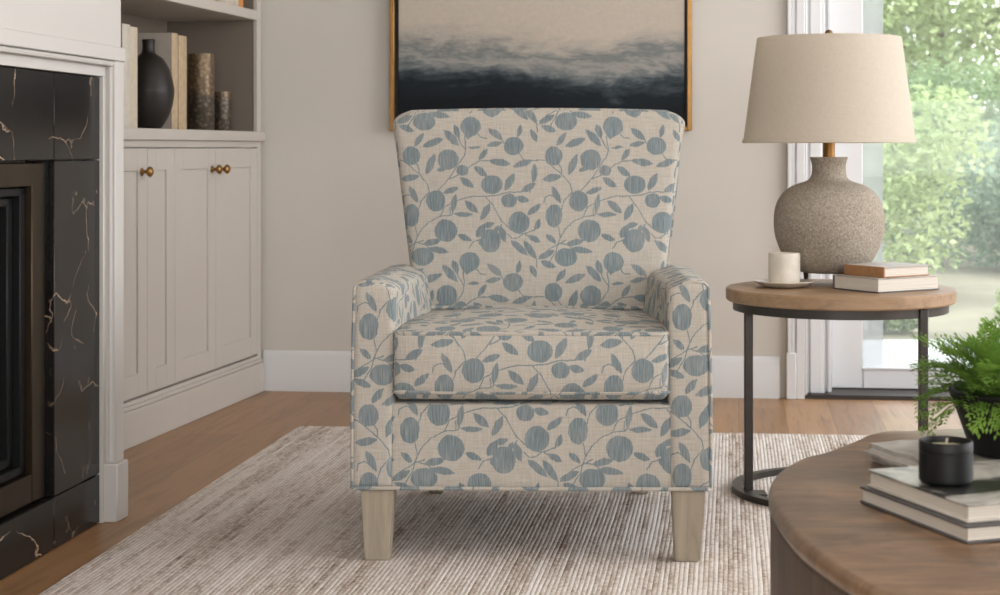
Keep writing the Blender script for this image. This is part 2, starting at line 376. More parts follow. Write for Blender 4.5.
def lathe(bm, prof, seg=56, cx=0, cy=0, mi=0, cap=True):
    rings = []
    for r, z in prof:
        rings.append([bm.verts.new((cx + r*cos(2*pi*i/seg), cy + r*sin(2*pi*i/seg), z)) for i in range(seg)])
    for a, b in zip(rings, rings[1:]):
        for i in range(seg):
            f = bm.faces.new((a[i], a[(i+1) % seg], b[(i+1) % seg], b[i])); f.material_index = mi
    if cap:
        for rg, rev in ((rings[0], True), (rings[-1], False)):
            f = bm.faces.new(list(reversed(rg)) if rev else rg); f.material_index = mi
    return bm
def smooth_profile(pts, n=6):
    out = []
    P = [pts[0]] + pts + [pts[-1]]
    for i in range(1, len(P)-2):
        p0, p1, p2, p3 = P[i-1], P[i], P[i+1], P[i+2]
        for k in range(n):
            u = k / n
            out.append(tuple(.5*((2*p1[j]) + (-p0[j]+p2[j])*u + (2*p0[j]-5*p1[j]+4*p2[j]-p3[j])*u*u + (-p0[j]+3*p1[j]-3*p2[j]+p3[j])*u**3) for j in range(len(p1))))
    out.append(pts[-1]); return out
def tube(bm, pts, r, seg=8, closed=False, mi=0):
    pts = [Vector(p) for p in pts]; n = len(pts); rings = []; prev = None
    for i, p in enumerate(pts):
        if closed: d = pts[(i+1) % n] - pts[i-1]
        else: d = pts[min(i+1, n-1)] - pts[max(i-1, 0)]
        d.normalize()
        ref = prev if prev is not None else (Vector((0,0,1)) if abs(d.z) < .9 else Vector((1,0,0)))
        a = ref - d*ref.dot(d)
        if a.length < 1e-6: a = d.orthogonal()
        a.normalize(); b = d.cross(a); prev = a
        rr = r[i] if isinstance(r, (list, tuple)) else r
        rings.append([bm.verts.new(p + a*rr*cos(2*pi*k/seg) + b*rr*sin(2*pi*k/seg)) for k in range(seg)])
    m = n if closed else n-1
    for i in range(m):
        A, B = rings[i], rings[(i+1) % n]
        for k in range(seg):
            f = bm.faces.new((A[k], A[(k+1) % seg], B[(k+1) % seg], B[k])); f.material_index = mi
    if not closed:
        bm.faces.new(list(reversed(rings[0]))); bm.faces.new(rings[-1])
    return bm
def prism(bm, poly, z0, z1, mi=0):
    a = [bm.verts.new((x, y, z0)) for x, y in poly]; b = [bm.verts.new((x, y, z1)) for x, y in poly]; n = len(poly)
    fs = [bm.faces.new(list(reversed(a))), bm.faces.new(b)]
    for i in range(n): fs.append(bm.faces.new((a[i], a[(i+1) % n], b[(i+1) % n], b[i])))
    for f in fs: f.material_index = mi
    return bm
def sweep_profile(bm, prof, x0, x1):
    """a moulding: profile (depth towards the room, height) swept along local x; the wall is at y = 0, the room at -y"""
    a = [bm.verts.new((x0, -d, z)) for d, z in prof]; b = [bm.verts.new((x1, -d, z)) for d, z in prof]; n = len(prof)
    for i in range(n): bm.faces.new((a[i], b[i], b[(i+1) % n], a[(i+1) % n]))
    bm.faces.new(list(reversed(a))); bm.faces.new(b); bmesh.ops.recalc_face_normals(bm, faces=bm.faces[:]); return bm

def rbox(h, r, n, shape=None, uvfn=None):
    """a soft upholstered block: half sizes h, edge radius r, n cells per side; shape bends it, uvfn(side, point) lays the cloth on it"""
    bm = bmesh.new(); uvl = bm.loops.layers.uv.new('UVMap')
    def stops(hh, k):
        s = [-hh + r*(1 - cos(pi/2*i/4)) for i in range(4)]
        mid = [-hh + r + (2*hh - 2*r)*i/k for i in range(k+1)]
        return s + mid + [-x for x in reversed(s)]
    S = [stops(h[i], n[i]) for i in range(3)]
    for ax in range(3):
        u, v = (ax+1) % 3, (ax+2) % 3
        for sg in (-1, 1):
            g = {}
            for i, a in enumerate(S[u]):
                for j, b in enumerate(S[v]):
                    p = Vector((0,0,0)); p[ax] = sg*h[ax]; p[u] = a; p[v] = b
                    q = Vector([max(-(h[k]-r), min(h[k]-r, p[k])) for k in range(3)]); d = p - q
                    if d.length > 1e-9: p = q + d.normalized()*r
                    g[i, j] = bm.verts.new(p)
            for i in range(len(S[u])-1):
                for j in range(len(S[v])-1):
                    q = (g[i,j], g[i+1,j], g[i+1,j+1], g[i,j+1])
                    f = bm.faces.new(q if sg > 0 else q[::-1])
                    f.material_index = 0; f[uvl] if False else None
                    for lp in f.loops: lp[uvl].uv = (ax*2 + (sg > 0), 0)
    if shape:
        for vtx in bm.verts: vtx.co = Vector(shape(vtx.co.x, vtx.co.y, vtx.co.z))
    if uvfn:
        for f in bm.faces:
            for lp in f.loops:
                side = int(lp[uvl].uv[0]); lp[uvl].uv = uvfn(side, lp.vert.co)
    bmesh.ops.remove_doubles(bm, verts=bm.verts[:], dist=1e-5)
    return bm
def cloth(u, v, ku, kv):
    """metres on the cloth -> print units, with the print's reference fruit at (ku, kv)"""
    return ((u - ku)/KU + 1.37, -(v - kv)/KU + 6.89)
def uv_front(ku, kv, yf=0, zt=0):
    def fn(side, c):
        if side in (2, 3): return cloth(c.x, c.z, ku, kv)                      # front / back
        if side in (4, 5): return cloth(c.x, zt + (c.y - yf), ku, kv)          # top / bottom
        return cloth(c.y, c.z, ku, kv)
    return fn

# ------------------------------------------------------------------ camera
cam_d = bpy.data.cameras.new('camera'); cam = bpy.data.objects.new('camera', cam_d); C.objects.link(cam); scene.camera = cam
CAM_H = .865
cam.location = (0, 0, CAM_H); cam.rotation_euler = (pi/2, 0, 0)
cam_d.sensor_width = 36; cam_d.lens = 61.2; cam_d.shift_x = -.045; cam_d.shift_y = -.1495; cam_d.clip_start = .05
cam_d.dof.use_dof = True; cam_d.dof.focus_distance = 3.3; cam_d.dof.aperture_fstop = 10.0

# ------------------------------------------------------------------ frames of the room
BX, BY = -1.007, 6.07                       # back left corner
BROT = atan2(-.1029, .9947)
CX0, CY0 = -1.205, 4.91                     # cabinet fronts: a point, t runs towards the back wall, w into the wall
CROT = atan2(.9857, .1683)
def cab(t, w, z=0): return (CX0 + .1683*t - .9857*w, CY0 + .9857*t + .1683*w, z)
FX0, FY0 = -1.0265, 3.92                    # marble face of the fireplace: far lower corner
FROT = atan2(.9938, .1115)
def fire(t, w, z=0): return (FX0 + .1115*t - .9938*w, FY0 + .9938*t + .1115*w, z)
CEIL = 2.6

def struct(name, bm, mat, loc=(0,0,0), rotz=0, parent=None, smooth=40):
    o = link(name, bm, mat, parent, loc, rotz, smooth)
    if not parent: o['kind'] = 'structure'
    return o
struct('floor', prism(bmesh.new(), [(-3.2,-2.6), (3.3,-2.6), (3.3,5.745), (-3.2,6.417)], -.1, 0), M['floor'])
struct('ceiling', mbox(-3.4, 3.5, -2.8, 6.6, CEIL, CEIL+.2), M['ceiling'])
# back wall with the opening of the glass door
A0, A1, AH = 1.90, 3.60, 2.2
bm = bmesh.new(); box(bm, -.9, A0, 0, .2, 0, CEIL); box(bm, A0, A1, 0, .2, AH, CEIL); box(bm, A1, 4.4, 0, .2, 0, CEIL)
struct('wall_back', bm, M['wall'], (BX, BY, 0), BROT)
bm = bmesh.new(); box(bm, -7.5, 1.25, .40, .55, 0, CEIL)
struct('wall_left', bm, M['wall'], (CX0, CY0, 0), CROT)
# right wall and wall behind the camera, each with a broad window opening
bm = bmesh.new(); box(bm, 3.3, 3.5, -2.8, 1.0, 0, CEIL); box(bm, 3.3, 3.5, 1.0, 5.4, 0, .5); box(bm, 3.3, 3.5, 1.0, 5.4, 2.35, CEIL); box(bm, 3.3, 3.5, 5.4, 5.9, 0, CEIL)
struct('wall_right', bm, M['wall'])
bm = bmesh.new(); box(bm, -3.2, -1.3, -2.8, -2.6, 0, CEIL); box(bm, -1.3, 2.3, -2.8, -2.6, 0, .6); box(bm, -1.3, 2.3, -2.8, -2.6, 2.35, CEIL); box(bm, 2.3, 3.3, -2.8, -2.6, 0, CEIL)
struct('wall_front', bm, M['wall'])
for nm, args, rz, loc in (('window_2', (4.4, 1.85), -pi/2, (3.4, 3.2, 1.425)), ('window_3', (3.6, 1.75), pi, (.5, -2.7, 1.475))):
    bm = bmesh.new(); w2, h2 = args[0]/2, args[1]/2
    for x in (-w2, -w2/3-.03, w2/3-.03, w2-.06): box(bm, x, x+.06, -.03, .03, -h2, h2)
    for z in (-h2, h2-.06): box(bm, -w2, w2, -.03, .03, z, z+.06)
    struct(nm, bm, M['trim'], loc, rz)
# baseboard
BB = [(0,0), (.016,0), (.016,.108), (.012,.118), (.012,.128), (.006,.140), (0,.143)]
struct('baseboard_back', sweep_profile(bmesh.new(), BB, .004, 1.828), M['trim'], (BX, BY, 0), BROT)

# ------------------------------------------------------------------ glass door in the back wall
def apx(px, w=0):
    k = (px - 545) / 1700.0
    return (1.007 - .1029*w + k*(6.07 + .9947*w)) / (.9947 + .1029*k)
CAS = [(0,0), (.018,0), (.018,.012), (.026,.020), (.026,.052), (.020,.058), (.020,.066), (.010,.082), (0,.086)]
bm = bmesh.new()
x0, x1 = apx(787), apx(807)
for a, b, d in ((x0, x0+.014, .030), (x0+.014, x0+.030, .020), (x0+.030, x0+.060, .026), (x0+.060, x1, .018)): box(bm, a, b, -d, .0, .0 if a < apx(796) else .014, AH, .003, 1)
box(bm, x0-.004, apx(796), -.032, 0, 0, .16, .003, 1)
struct('trim_1', bm, M['trim'], (BX, BY, 0), BROT)
bm = bmesh.new(); xa, xb = apx(806, .04), apx(825, .04)
box(bm, xa-.02, xb, .04, .20, .012, AH, .003, 1); box(bm, xa+.012, xb-.012, .032, .05, .012, AH, .004, 1)
box(bm, xb, apx(832, .07), .075, .2, .012, AH, .003, 1); box(bm, apx(827.5,.07), apx(831,.07), .062, .09, .012, AH, .004, 2)
struct('trim_2', bm, M['trim'], (BX, BY, 0), BROT)
struct('trim_3', mbox(apx(796), A1, -.012, .34, -.02, .014, .003, 1), M['threshold'], (BX, BY, 0), BROT)
D0 = .15
sx0, sx1 = apx(831, D0), apx(863, D0)
bm = bmesh.new()
box(bm, sx0, sx1, D0, D0+.05, .016, AH-.02, .004, 1)                       # left stile
box(bm, sx1, sx1+.78, D0, D0+.05, .016, .086, .003, 1)                     # bottom rail
box(bm, sx1, sx1+.78, D0, D0+.05, AH-.14, AH-.02, .003, 1)                 # top rail
box(bm, sx1+.78, sx1+.90, D0, D0+.05, .016, AH-.02, .004, 1)               # meeting stile
box(bm, sx1-.002, sx1+.782, D0-.006, D0, .083, .091, .002, 1)
door = struct('door_1', bm, M['trim'], (BX, BY, 0), BROT)
link('glass_pane', mbox(sx1-.005, sx1+.785, D0+.022, D0+.028, .08, AH-.13), M['glass'], door)
link('frosted_strip', mbox(sx1, apx(884, D0), D0+.031, D0+.035, .088, AH-.13), M['frost'], door)
haze_top = CAM_H + (148-102)*6.2/1700
bm = mbox(apx(884, D0)+.002, sx1+.78, D0+.039, D0+.041, .088, haze_top)
haze_obj = link('haze_sheet', bm, M['haze'], door)  # added sheet that lays the reflection's haze over the lower pane
# second leaf, out of the frame to the right
bm = bmesh.new(); q = sx1 + .905
box(bm, q, q+.1, D0, D0+.05, .016, AH-.02, .004, 1); box(bm, q+.1, A1-.12, D0, D0+.05, .016, .086, .003, 1); box(bm, q+.1, A1-.12, D0, D0+.05, AH-.14, AH-.02, .003, 1); box(bm, A1-.12, A1, D0, D0+.05, .016, AH-.02, .004, 1)
door2 = struct('door_2', bm, M['trim'], (BX, BY, 0), BROT)
link('glass_pane', mbox(q+.098, A1-.118, D0+.022, D0+.028, .08, AH-.13), M['glass'], door2)

# ------------------------------------------------------------------ garden
struct('patio', mbox(-4, 9, 6.35, 8.55, -.3, -.10), M['patio'])
struct('lawn', mbox(-12, 22, 8.55, 60, -.32, -.11), M['lawn'])
def leaf_cloud(bm, blobs, n, size, mi=0, rnd=None):
    rnd = rnd or random
    tot = sum(b[3]*b[4]*b[5] for b in blobs)
    for (cx, cy, cz, rx, ry, rz) in blobs:
        for _ in range(int(n * rx*ry*rz / tot)):
            while True:
                p = Vector((rnd.uniform(-1,1), rnd.uniform(-1,1), rnd.uniform(-1,1)))
                if p.length <= 1 and p.length > .45: break
            p = Vector((cx + p.x*rx, cy + p.y*ry, cz + p.z*rz))
            if p.z < .02: continue
            s = size * rnd.uniform(.6, 1.3)
            d = Vector((rnd.gauss(0,1), rnd.gauss(0,1), rnd.gauss(0,.6))).normalized(); e = d.cross(Vector((rnd.gauss(0,1), rnd.gauss(0,1), rnd.gauss(0,1)))).normalized()
            nn = d.cross(e)*.12*s
            v = [bm.verts.new(q) for q in (p - d*s*.5, p + e*s*.28 + nn, p + d*s*.5, p - e*s*.28 + nn)]
            f = bm.faces.new(v); f.material_index = mi
    return bm
def tree(name, label, cat, loc, blobs, n, size, lm, trunk=None, group=None):
    o = thing(name, label, cat, loc, 0, group); rnd = random.Random(hash_str(label))
    link('foliage', leaf_cloud(bmesh.new(), blobs, n, size, 0, rnd), lm, o, smooth=0)
    bm = bmesh.new()
    for pts, r in trunk or []: tube(bm, pts, r, 9)
    if trunk: link('trunk', bm, M['bark'], o)
    return o
def hash_str(s):
    h = 0
    for ch in s: h = (h*131 + ord(ch)) % 1000003
    return h
def blobs_for(w, d, z0, z1, k, seed):
    r = random.Random(seed); out = []
    for _ in range(k):
        rr = r.uniform(.28, .5)*min(w, z1-z0)
        out.append((r.uniform(-w/2+rr*.5, w/2-rr*.5), r.uniform(-d/2, d/2), r.uniform(z0+rr*.6, z1-rr*.6), rr*1.15, rr, rr*.8))
    return out
GY = -.11
tree('garden_shrub', 'pale yellow green bush just outside the glass beside the lamp', 'shrub', (2.35, 11.2, GY), blobs_for(.9, .8, .0, 1.40, 13, 3), 3600, .065, M['leaf_pale'], [([(0,0,0),(0,0,.22)], [.025,.015])])
tree('garden_shrub', 'large blue green shrub low behind the lawn', 'shrub', (4.15, 13.3, GY), blobs_for(2.0, 1.2, .0, 1.25, 16, 5), 9000, .07, M['leaf_blue'], [([(0,0,0),(0,0,.5)], [.04,.03])])
tree('garden_shrub', 'mid green shrub rising behind the low blue green shrub', 'shrub', (5.3, 17.8, GY), blobs_for(3.0, 1.6, .0, 1.9, 24, 8), 15000, .08, M['leaf_mid'], [([(0,0,0),(.1,0,.9)], [.05,.03])])
tree('garden_shrub', 'shrub behind the pale bush near the lamp', 'shrub', (1.9, 16.0, GY), blobs_for(2.0, 1.4, .0, 1.7, 20, 9), 11000, .075, M['leaf_blue'], [([(0,0,0),(0,0,.8)], [.05,.03])])
tree('garden_shrub', 'rounded mid green shrub standing in front of the broad tree trunk', 'shrub', (3.5, 15.6, GY), blobs_for(1.5, 1.0, .0, 1.75, 14, 41), 7000, .08, M['leaf_mid'], [([(0,0,0),(0,0,.7)], [.05,.03])])
tree('ground_cover', 'low tuft of greenery at the edge of the pale patio, seen below the side table', 'plant', (1.72, 9.0, GY), blobs_for(.55, .5, .0, .26, 8, 31), 1300, .05, M['leaf_mid'], [([(0,0,0),(0,0,.12)], [.012,.006])])
tree('ground_cover', 'low green clump on the lawn to the right of the patio tuft', 'plant', (2.75, 9.6, GY), blobs_for(.8, .6, .0, .22, 9, 33), 1500, .05, M['leaf_pale'], [([(0,0,0),(0,0,.1)], [.012,.006])])
tree('garden_tree', 'broad leafy tree with drooping pale branches at the top of the glass', 'tree', (4.2, 20.4, GY), blobs_for(5.2, 2.4, 1.45, 4.6, 30, 12), 22000, .10, M['leaf_pale'],
     [([(.55,0,0),(.62,0,1.2),(.5,.1,2.4),(.3,.1,3.6)], [.17,.14,.11,.06]), ([(.6,0,1.3),(-.3,-.2,2.2),(-1.4,-.3,2.9)], [.08,.05,.02]), ([(.55,0,1.9),(1.4,-.2,2.8),(2.0,-.3,3.5)], [.07,.05,.02])])
tree('garden_tree', 'darker tree farther back behind the drooping pale one', 'tree', (3.6, 27.0, GY), blobs_for(6.0, 2.5, .0, 5.2, 40, 14), 16000, .2, M['leaf_mid'], [([(0,0,0),(0,0,3.5)], [.16,.07])])
tree('garden_tree', 'tree at the far right of the garden', 'tree', (11.6, 24.5, GY), blobs_for(4.8, 2.4, .0, 4.8, 30, 15), 9000, .18, M['leaf_mid'], [([(0,0,0),(0,0,3.2)], [.15,.07])])

# ------------------------------------------------------------------ painting
PA0, PA1, PZ0, PZ1 = apx(392), apx(692), .925, 1.72
pt = thing('framed_painting', 'large framed abstract painting of pale mist over dark navy, hanging behind the armchair', 'painting', (BX + .9947*PA0, BY - .1029*PA0, PZ0), BROT)
pw, ph = PA1-PA0, PZ1-PZ0
bm = bmesh.new(); fw = .016
box(bm, 0, fw, -.045, -.002, 0, ph, .002, 1); box(bm, pw-fw, pw, -.045, -.002, 0, ph, .002, 1); box(bm, fw, pw-fw, -.045, -.002, 0, fw, .002, 1); box(bm, fw, pw-fw, -.045, -.002, ph-fw, ph, .002, 1)
link('frame', bm, M['gold'], pt)
link('backing', mbox(fw, pw-fw, -.012, -.004, fw, ph-fw), M['black'], pt)
link('canvas', mbox(fw+.014, pw-fw-.010, -.036, -.012, fw+.012, ph-fw-.012, .002, 1), M['painting'], pt)

# ------------------------------------------------------------------ fireplace
fp = thing('fireplace', 'black veined marble fireplace with bronze framed firebox in a white painted surround', 'fireplace', fire(0, 0), FROT)
JT = -.265                                   # joint between column and lintel tiles
MZ, OZ, BZ = 1.029, .838, .114               # top of marble, top of opening, top of the hearth course
FLEN = -1.75
g = .0012
def slab(t0, t1, z0, z1): return mbox(t0+g, t1-g, 0, .03, z0+g, z1-g, .0015, 1)
link('marble_column', slab(JT, 0, BZ, OZ), M['marble'], fp)
link('marble_lintel', slab(JT, 0, OZ, MZ), M['marble'], fp)
link('marble_lintel', slab(FLEN-JT, JT, OZ, MZ), M['marble'], fp)
link('marble_plinth', slab(JT, 0, 0.001, BZ), M['marble'], fp)
link('marble_plinth', slab(FLEN-JT, JT, 0.001, BZ), M['marble'], fp)
link('marble_column', slab(FLEN, FLEN-JT, BZ, OZ), M['marble'], fp)
link('marble_reveal', mbox(JT-.012, JT+.001, .018, .06, BZ, OZ), M['marble'], fp)
bm = bmesh.new(); tb = JT-.012; tl = FLEN - JT + .012; bw = .066
bz0, bz1 = BZ+.004, OZ-.004
box(bm, tb-bw, tb, .016, .05, bz0, bz1, .002, 1); box(bm, tl, tl+bw, .016, .05, bz0, bz1, .002, 1)
box(bm, tl+bw, tb-bw, .016, .05, bz1-.05, bz1, .002, 1); box(bm, tl+bw, tb-bw, .016, .05, bz0, bz0+.06, .002, 1)
bf = link('bronze_frame', bm, M['bronze'], fp)
bm = bmesh.new(); i1, i0 = tb-bw-.002, tl+bw+.002; iz0, iz1 = bz0+.062, bz1-.052
for k, (ins, d0, d1) in enumerate(((0, .03, .07), (.030, .045, .09), (.058, .06, .11))):
    wd = .026
    box(bm, i1-ins-wd, i1-ins, d0, d1, iz0+ins*.7, iz1-ins*.7, .002, 1); box(bm, i0+ins, i0+ins+wd, d0, d1, iz0+ins*.7, iz1-ins*.7, .002, 1)
    box(bm, i0+ins, i1-ins, d0, d1, iz1-ins*.7-.018, iz1-ins*.7, .002, 1); box(bm, i0+ins, i1-ins, d0, d1, iz0+ins*.7, iz0+ins*.7+.018, .002, 1)
link('firebox_frame', bm, M['blackmetal'], fp)
bm = bmesh.new(); box(bm, i0, i1, .34, .36, bz0, bz1); box(bm, i1-.02, i1, .11, .34, bz0, bz1); box(bm, i0, i0+.02, .11, .34, bz0, bz1); box(bm, i0, i1, .11, .34, bz0, bz0+.03); box(bm, i0, i1, .11, .34, bz1-.03, bz1)
link('firebox_lining', bm, M['brick'], fp)
link('fire_glass', mbox(i0+.08, i1-.08, .098, .103, iz0+.05, iz1-.05), M['fireglass'], fp)
# white surround
HB, HT = 1.067, 1.100
bm = bmesh.new()
T0, T1 = .018, .074                           # outer board
box(bm, T0, T1, -.030, .10, .135, HB, .002, 1)
box(bm, FLEN-T1, FLEN-T0, -.030, .10, .135, HB, .002, 1)
box(bm, FLEN-T1, T1+.002, -.034, .10, HB, HT, .002, 1)                     # header
box(bm, FLEN-T0, T0, -.008, .06, MZ+.001, HB, .001, 1)                     # inner band under the header
box(bm, 0.001, T0, -.008, .06, 0.0, MZ+.001, .001, 1); box(bm, FLEN-T0, FLEN-.001, -.008, .06, 0, MZ+.001, .001, 1)
link('surround', bm, M['surround'], fp)
bm = bmesh.new()
tube(bm, [(FLEN-T0, -.022, HB-.007), (T0+.004, -.022, HB-.007)], .0065, 8); tube(bm, [(T0+.002, -.018, .14), (T0+.002, -.018, HB-.004)], .006, 8)
link('bead_moulding', bm, M['surround'], fp)
link('plinth_block', mbox(T0-.012, T1+.004, -.040, .10, 0, .135, .003, 1), M['surround'], fp)
link('plinth_block', mbox(FLEN-T1-.004, FLEN-T0+.012, -.040, .10, 0, .135, .003, 1), M['surround'], fp)
bm = bmesh.new(); box(bm, T1, T1+.020, -.022, .30, .115, .222, .006, 2)
link('side_skirting', bm, M['trim'], fp)
# chimney breast above and behind
bm = bmesh.new(); box(bm, FLEN-.09, .070, -.024, .45, HT+.001, CEIL-.002); box(bm, T1-.03, T1, .1, .45, 0, HT); box(bm, FLEN-T1, FLEN-T1+.03, .1, .45, 0, HT)
struct('wall_chimney', bm, M['surround'], fire(0, 0), FROT)

# ------------------------------------------------------------------ built-in cabinet with open shelves
bc = thing('built_in_cabinet', 'greige built-in base cabinet with brass knobs left of the armchair', 'cabinet', cab(0, 0), CROT)
CE = 1.155; CS = -.60                          # far end (at the back wall) and near end behind the chimney breast
bm = bmesh.new(); box(bm, CS, CE, .019, .385, .13, .888); box(bm, 1.118, CE, 0, .019, .13, .888); box(bm, CS, 1.118, 0, .019, .868, .888)
link('cabinet_body', bm, M['cabinet'], bc)
bm = bmesh.new(); box(bm, CS, CE, -.012, .38, 0, .105, .002, 1); box(bm, CS, CE, -.006, .38, .105, .118, .004, 2); box(bm, CS, CE, .0, .38, .118, .13, .001, 1)
link('plinth', bm, M['cabinet'], bc)
DZ0, DZ1 = .138, .865
def door_panel(t0, t1, knob_t=None):
    bm = bmesh.new(); s = min(.066, (t1-t0)*.30); rz = .066; gap = .0014
    a, b = t0+gap, t1-gap
    box(bm, a, a+s, 0, .019, DZ0, DZ1-gap, .001, 1); box(bm, b-s, b, 0, .019, DZ0, DZ1-gap, .001, 1)
    box(bm, a+s, b-s, 0, .019, DZ0, DZ0+rz, .001, 1); box(bm, a+s, b-s, 0, .019, DZ1-gap-rz, DZ1-gap, .001, 1)
    box(bm, a+s-.002, b-s+.002, .0055, .018, DZ0+rz-.002, DZ1-rz+.002)
    d = link('door', bm, M['cabinet'], bc)
    if knob_t is not None:
        kb = bmesh.new(); lathe(kb, smooth_profile([(.0115,0),(.011,.003),(.006,.006),(.0055,.013),(.010,.018),(.0150,.023),(.0150,.029),(.009,.034),(.0005,.035)], 4), 24)
        bmesh.ops.transform(kb, matrix=Matrix.Translation((knob_t, 0, .795)) @ Matrix.Rotation(pi/2, 4, 'X'), verts=kb.verts[:])
        link('knob', kb, M['brass'], d)
    return d
door_panel(CS+.02, -.235); door_panel(-.235, .142, .100); door_panel(.142, .356); door_panel(.356, .708, .672); door_panel(.708, 1.118, .744)
link('countertop', mbox(CS, CE+.004, -.016, .385, .889, .923, .003, 2), M['cabinet'], bc)
bs = thing('built_in_bookshelf', 'open greige shelving niche above the base cabinet, painted to match', 'bookshelf', cab(0, 0, .924), CROT)
bh = CEIL - .924 - .01
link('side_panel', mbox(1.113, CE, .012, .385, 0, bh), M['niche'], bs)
link('face_frame', mbox(1.111, CE, -.001, .0125, 0, bh, .001, 1), M['cabinet'], bs)
link('side_panel', mbox(CS, CS+.04, 0, .385, 0, bh), M['cabinet'], bs)
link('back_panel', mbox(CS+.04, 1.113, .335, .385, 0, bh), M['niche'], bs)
link('shelf', mbox(CS+.04, 1.113, 0, .335, .392, .427, .002, 1), M['cabinet'], bs)
link('shelf', mbox(CS+.04, 1.113, 0, .335, .90, .935, .002, 1), M['cabinet'], bs)

def upright_book(name, label, t0, t1, w0, depth, z, h, cover, group=None, spine=None):
    th = t1-t0; o = thing(name, label, 'book', cab((t0+t1)/2, w0, z), CROT, group)
    bm = bmesh.new(); c = .0025
    box(bm, -th/2, -th/2+c, .003, depth, 0, h, .0008, 1); box(bm, th/2-c, th/2, .003, depth, 0, h, .0008, 1)
    n = 8; pr = [(-th/2 + th*i/n, .004 - .004*sin(pi*i/n)) for i in range(n+1)]
    if spine: link('spine', prism(bmesh.new(), pr + [(th/2, .007), (-th/2, .007)], 0, h), spine, o)
    else: prism(bm, pr + [(th/2, .007), (-th/2, .007)], 0, h)
    link('cover', bm, cover, o)
    link('pages', mbox(-th/2+c, th/2-c, .008, depth-.004, .003, h-.003), M['pages'], o)
    return o
S0 = .9245
def zt(py, t, w): return CAM_H + (148-py)*cab(t, w)[1]/1700
upright_book('book', 'chalk white spined book, nearest the fireplace on the cabinet top', .060, .118, .04, .2, S0, zt(24,.08,.04)-S0, M['white_cloth'])
upright_book('book', 'cream spined book touching the black vase on its fireplace side', .122, .182, .045, .2, S0, zt(26.5,.13,.04)-S0, M['cream_cloth'])
upright_book('book', 'tall book with plain grey front cover standing just behind the black vase', .486, .537, .06, .215, S0, zt(33,.5,.06)-S0, M['grey_cloth'], None, M['tan_cloth'])
b_ = upright_book('book', 'slim tan spined book between the grey covered book and the tall bronze hurricane', .543, .612, .06, .2, S0, zt(36,.58,.06)-S0, M['tan_cloth'])
vs = link('vase', lathe(bmesh.new(), [(a, b) for a, b in smooth_profile([(.036,0),(.040,.003),(.0520,.022),(.0697,.0587),(.0785,.1027),(.0785,.132),(.066,.183),(.046,.218),(.0245,.2345),(.0195,.246),(.0190,.266),(.0205,.279),(.0165,.280),(.0155,.270),(.0155,.250)], 5)], 56), M['vase'], None, cab(.40, .105, S0))
tag(vs, 'black round-bellied vase with short narrow neck on the cabinet top', 'vase')
def hurricane(label, t, w, r, h):
    bm = lathe(bmesh.new(), [(r*.95,0),(r,.004),(r,h-.004),(r*.985,h),(r*.93,h),(r*.92,h-.006),(r*.92,.008),(.002,.008)], 56)
    return tag(link('candle_hurricane', bm, M['hammered'], None, cab(t, w, S0)), label, 'candle holder')
hurricane('taller of the two textured bronze cylinders on the cabinet top', .834, .1, .0445, zt(54,.834,.1)-S0)
hurricane('shorter textured bronze cylinder right of the tall one on the cabinet top', 1.033, .1, .0328, zt(92,1.038,.1)-S0)
U0 = .924 + .428
tt = .80
for i, (th, hh, cv, lb) in enumerate(((.044,.24,'cream_cloth','cream spined book at the left end of the upper shelf row'), (.05,.26,'white_cloth','chalk spined book second from the left in the upper shelf row'),
        (.045,.23,'cream_cloth','cream spined book in the middle of the upper shelf row'), (.040,.25,'white_cloth','white spined book touching the orange one on the upper shelf'), (.045,.22,'orange_cloth','orange spined book at the right end of the upper shelf row'))):
    upright_book('book', lb, tt, tt+th, .02, .19, U0, hh, M[cv], 'books on the upper shelf'); tt += th + .003

# ------------------------------------------------------------------ rug
def rug():
    bm = bmesh.new(); uvl = bm.loops.layers.uv.new('UVMap')
    P = [(-1.206,1.2), (1.32,1.2), (1.75,5.02), (-.76,5.27)]
    nx, ny = 40, 60; G = {}
    def pos(i, j):
        u, v = i/nx, j/ny
        a = Vector(P[0]).lerp(Vector(P[1]), u); b = Vector(P[3]).lerp(Vector(P[2]), u); return a.lerp(b, v)
    H = .005
    for i in range(nx+1):
        for j in range(ny+1):
            p = pos(i, j); e = min(i, nx-i, j, ny-j); z = H if e > 0 else H*.72
            G[i, j] = bm.verts.new((p.x, p.y, z))
    def uvof(v): return (v.co.x - .1094*(v.co.y-1.2), v.co.y)
    for i in range(nx):
        for j in range(ny): bm.faces.new((G[i,j], G[i+1,j], G[i+1,j+1], G[i,j+1]))
    rim = [G[i,0] for i in range(nx+1)] + [G[nx,j] for j in range(1, ny+1)] + [G[i,ny] for i in range(nx-1, -1, -1)] + [G[0,j] for j in range(ny-1, 0, -1)]
    low = [bm.verts.new((v.co.x, v.co.y, .0005)) for v in rim]; n = len(rim)
    for k in range(n): bm.faces.new((rim[k], low[k], low[(k+1) % n], rim[(k+1) % n]))
    bm.faces.new(low[::-1] if False else low)
    bmesh.ops.recalc_face_normals(bm, faces=bm.faces[:])
    for f in bm.faces:
        for lp in f.loops: lp[uvl].uv = uvof(lp.vert)
    return tag(link('rug', bm, M['rug'], smooth=30), 'large ivory and taupe ribbed woven rug under the armchair', 'rug')
rug()
RZ = .005

# ------------------------------------------------------------------ armchair
CHX, CHY = -.0291, 3.531
ch = thing('armchair', 'upholstered armchair in cream linen printed with blue fruit and leaves', 'armchair', (CHX, CHY, RZ), radians(-1.1))
ch.scale = (.989, .989, 1)
zz = RZ
def Z(py, s=481.4): return CAM_H - (py-148)/s - zz
def X(px, s=476.0): return (px-545)/s - CHX
zb = .1545 - zz                                # underside of the upholstery
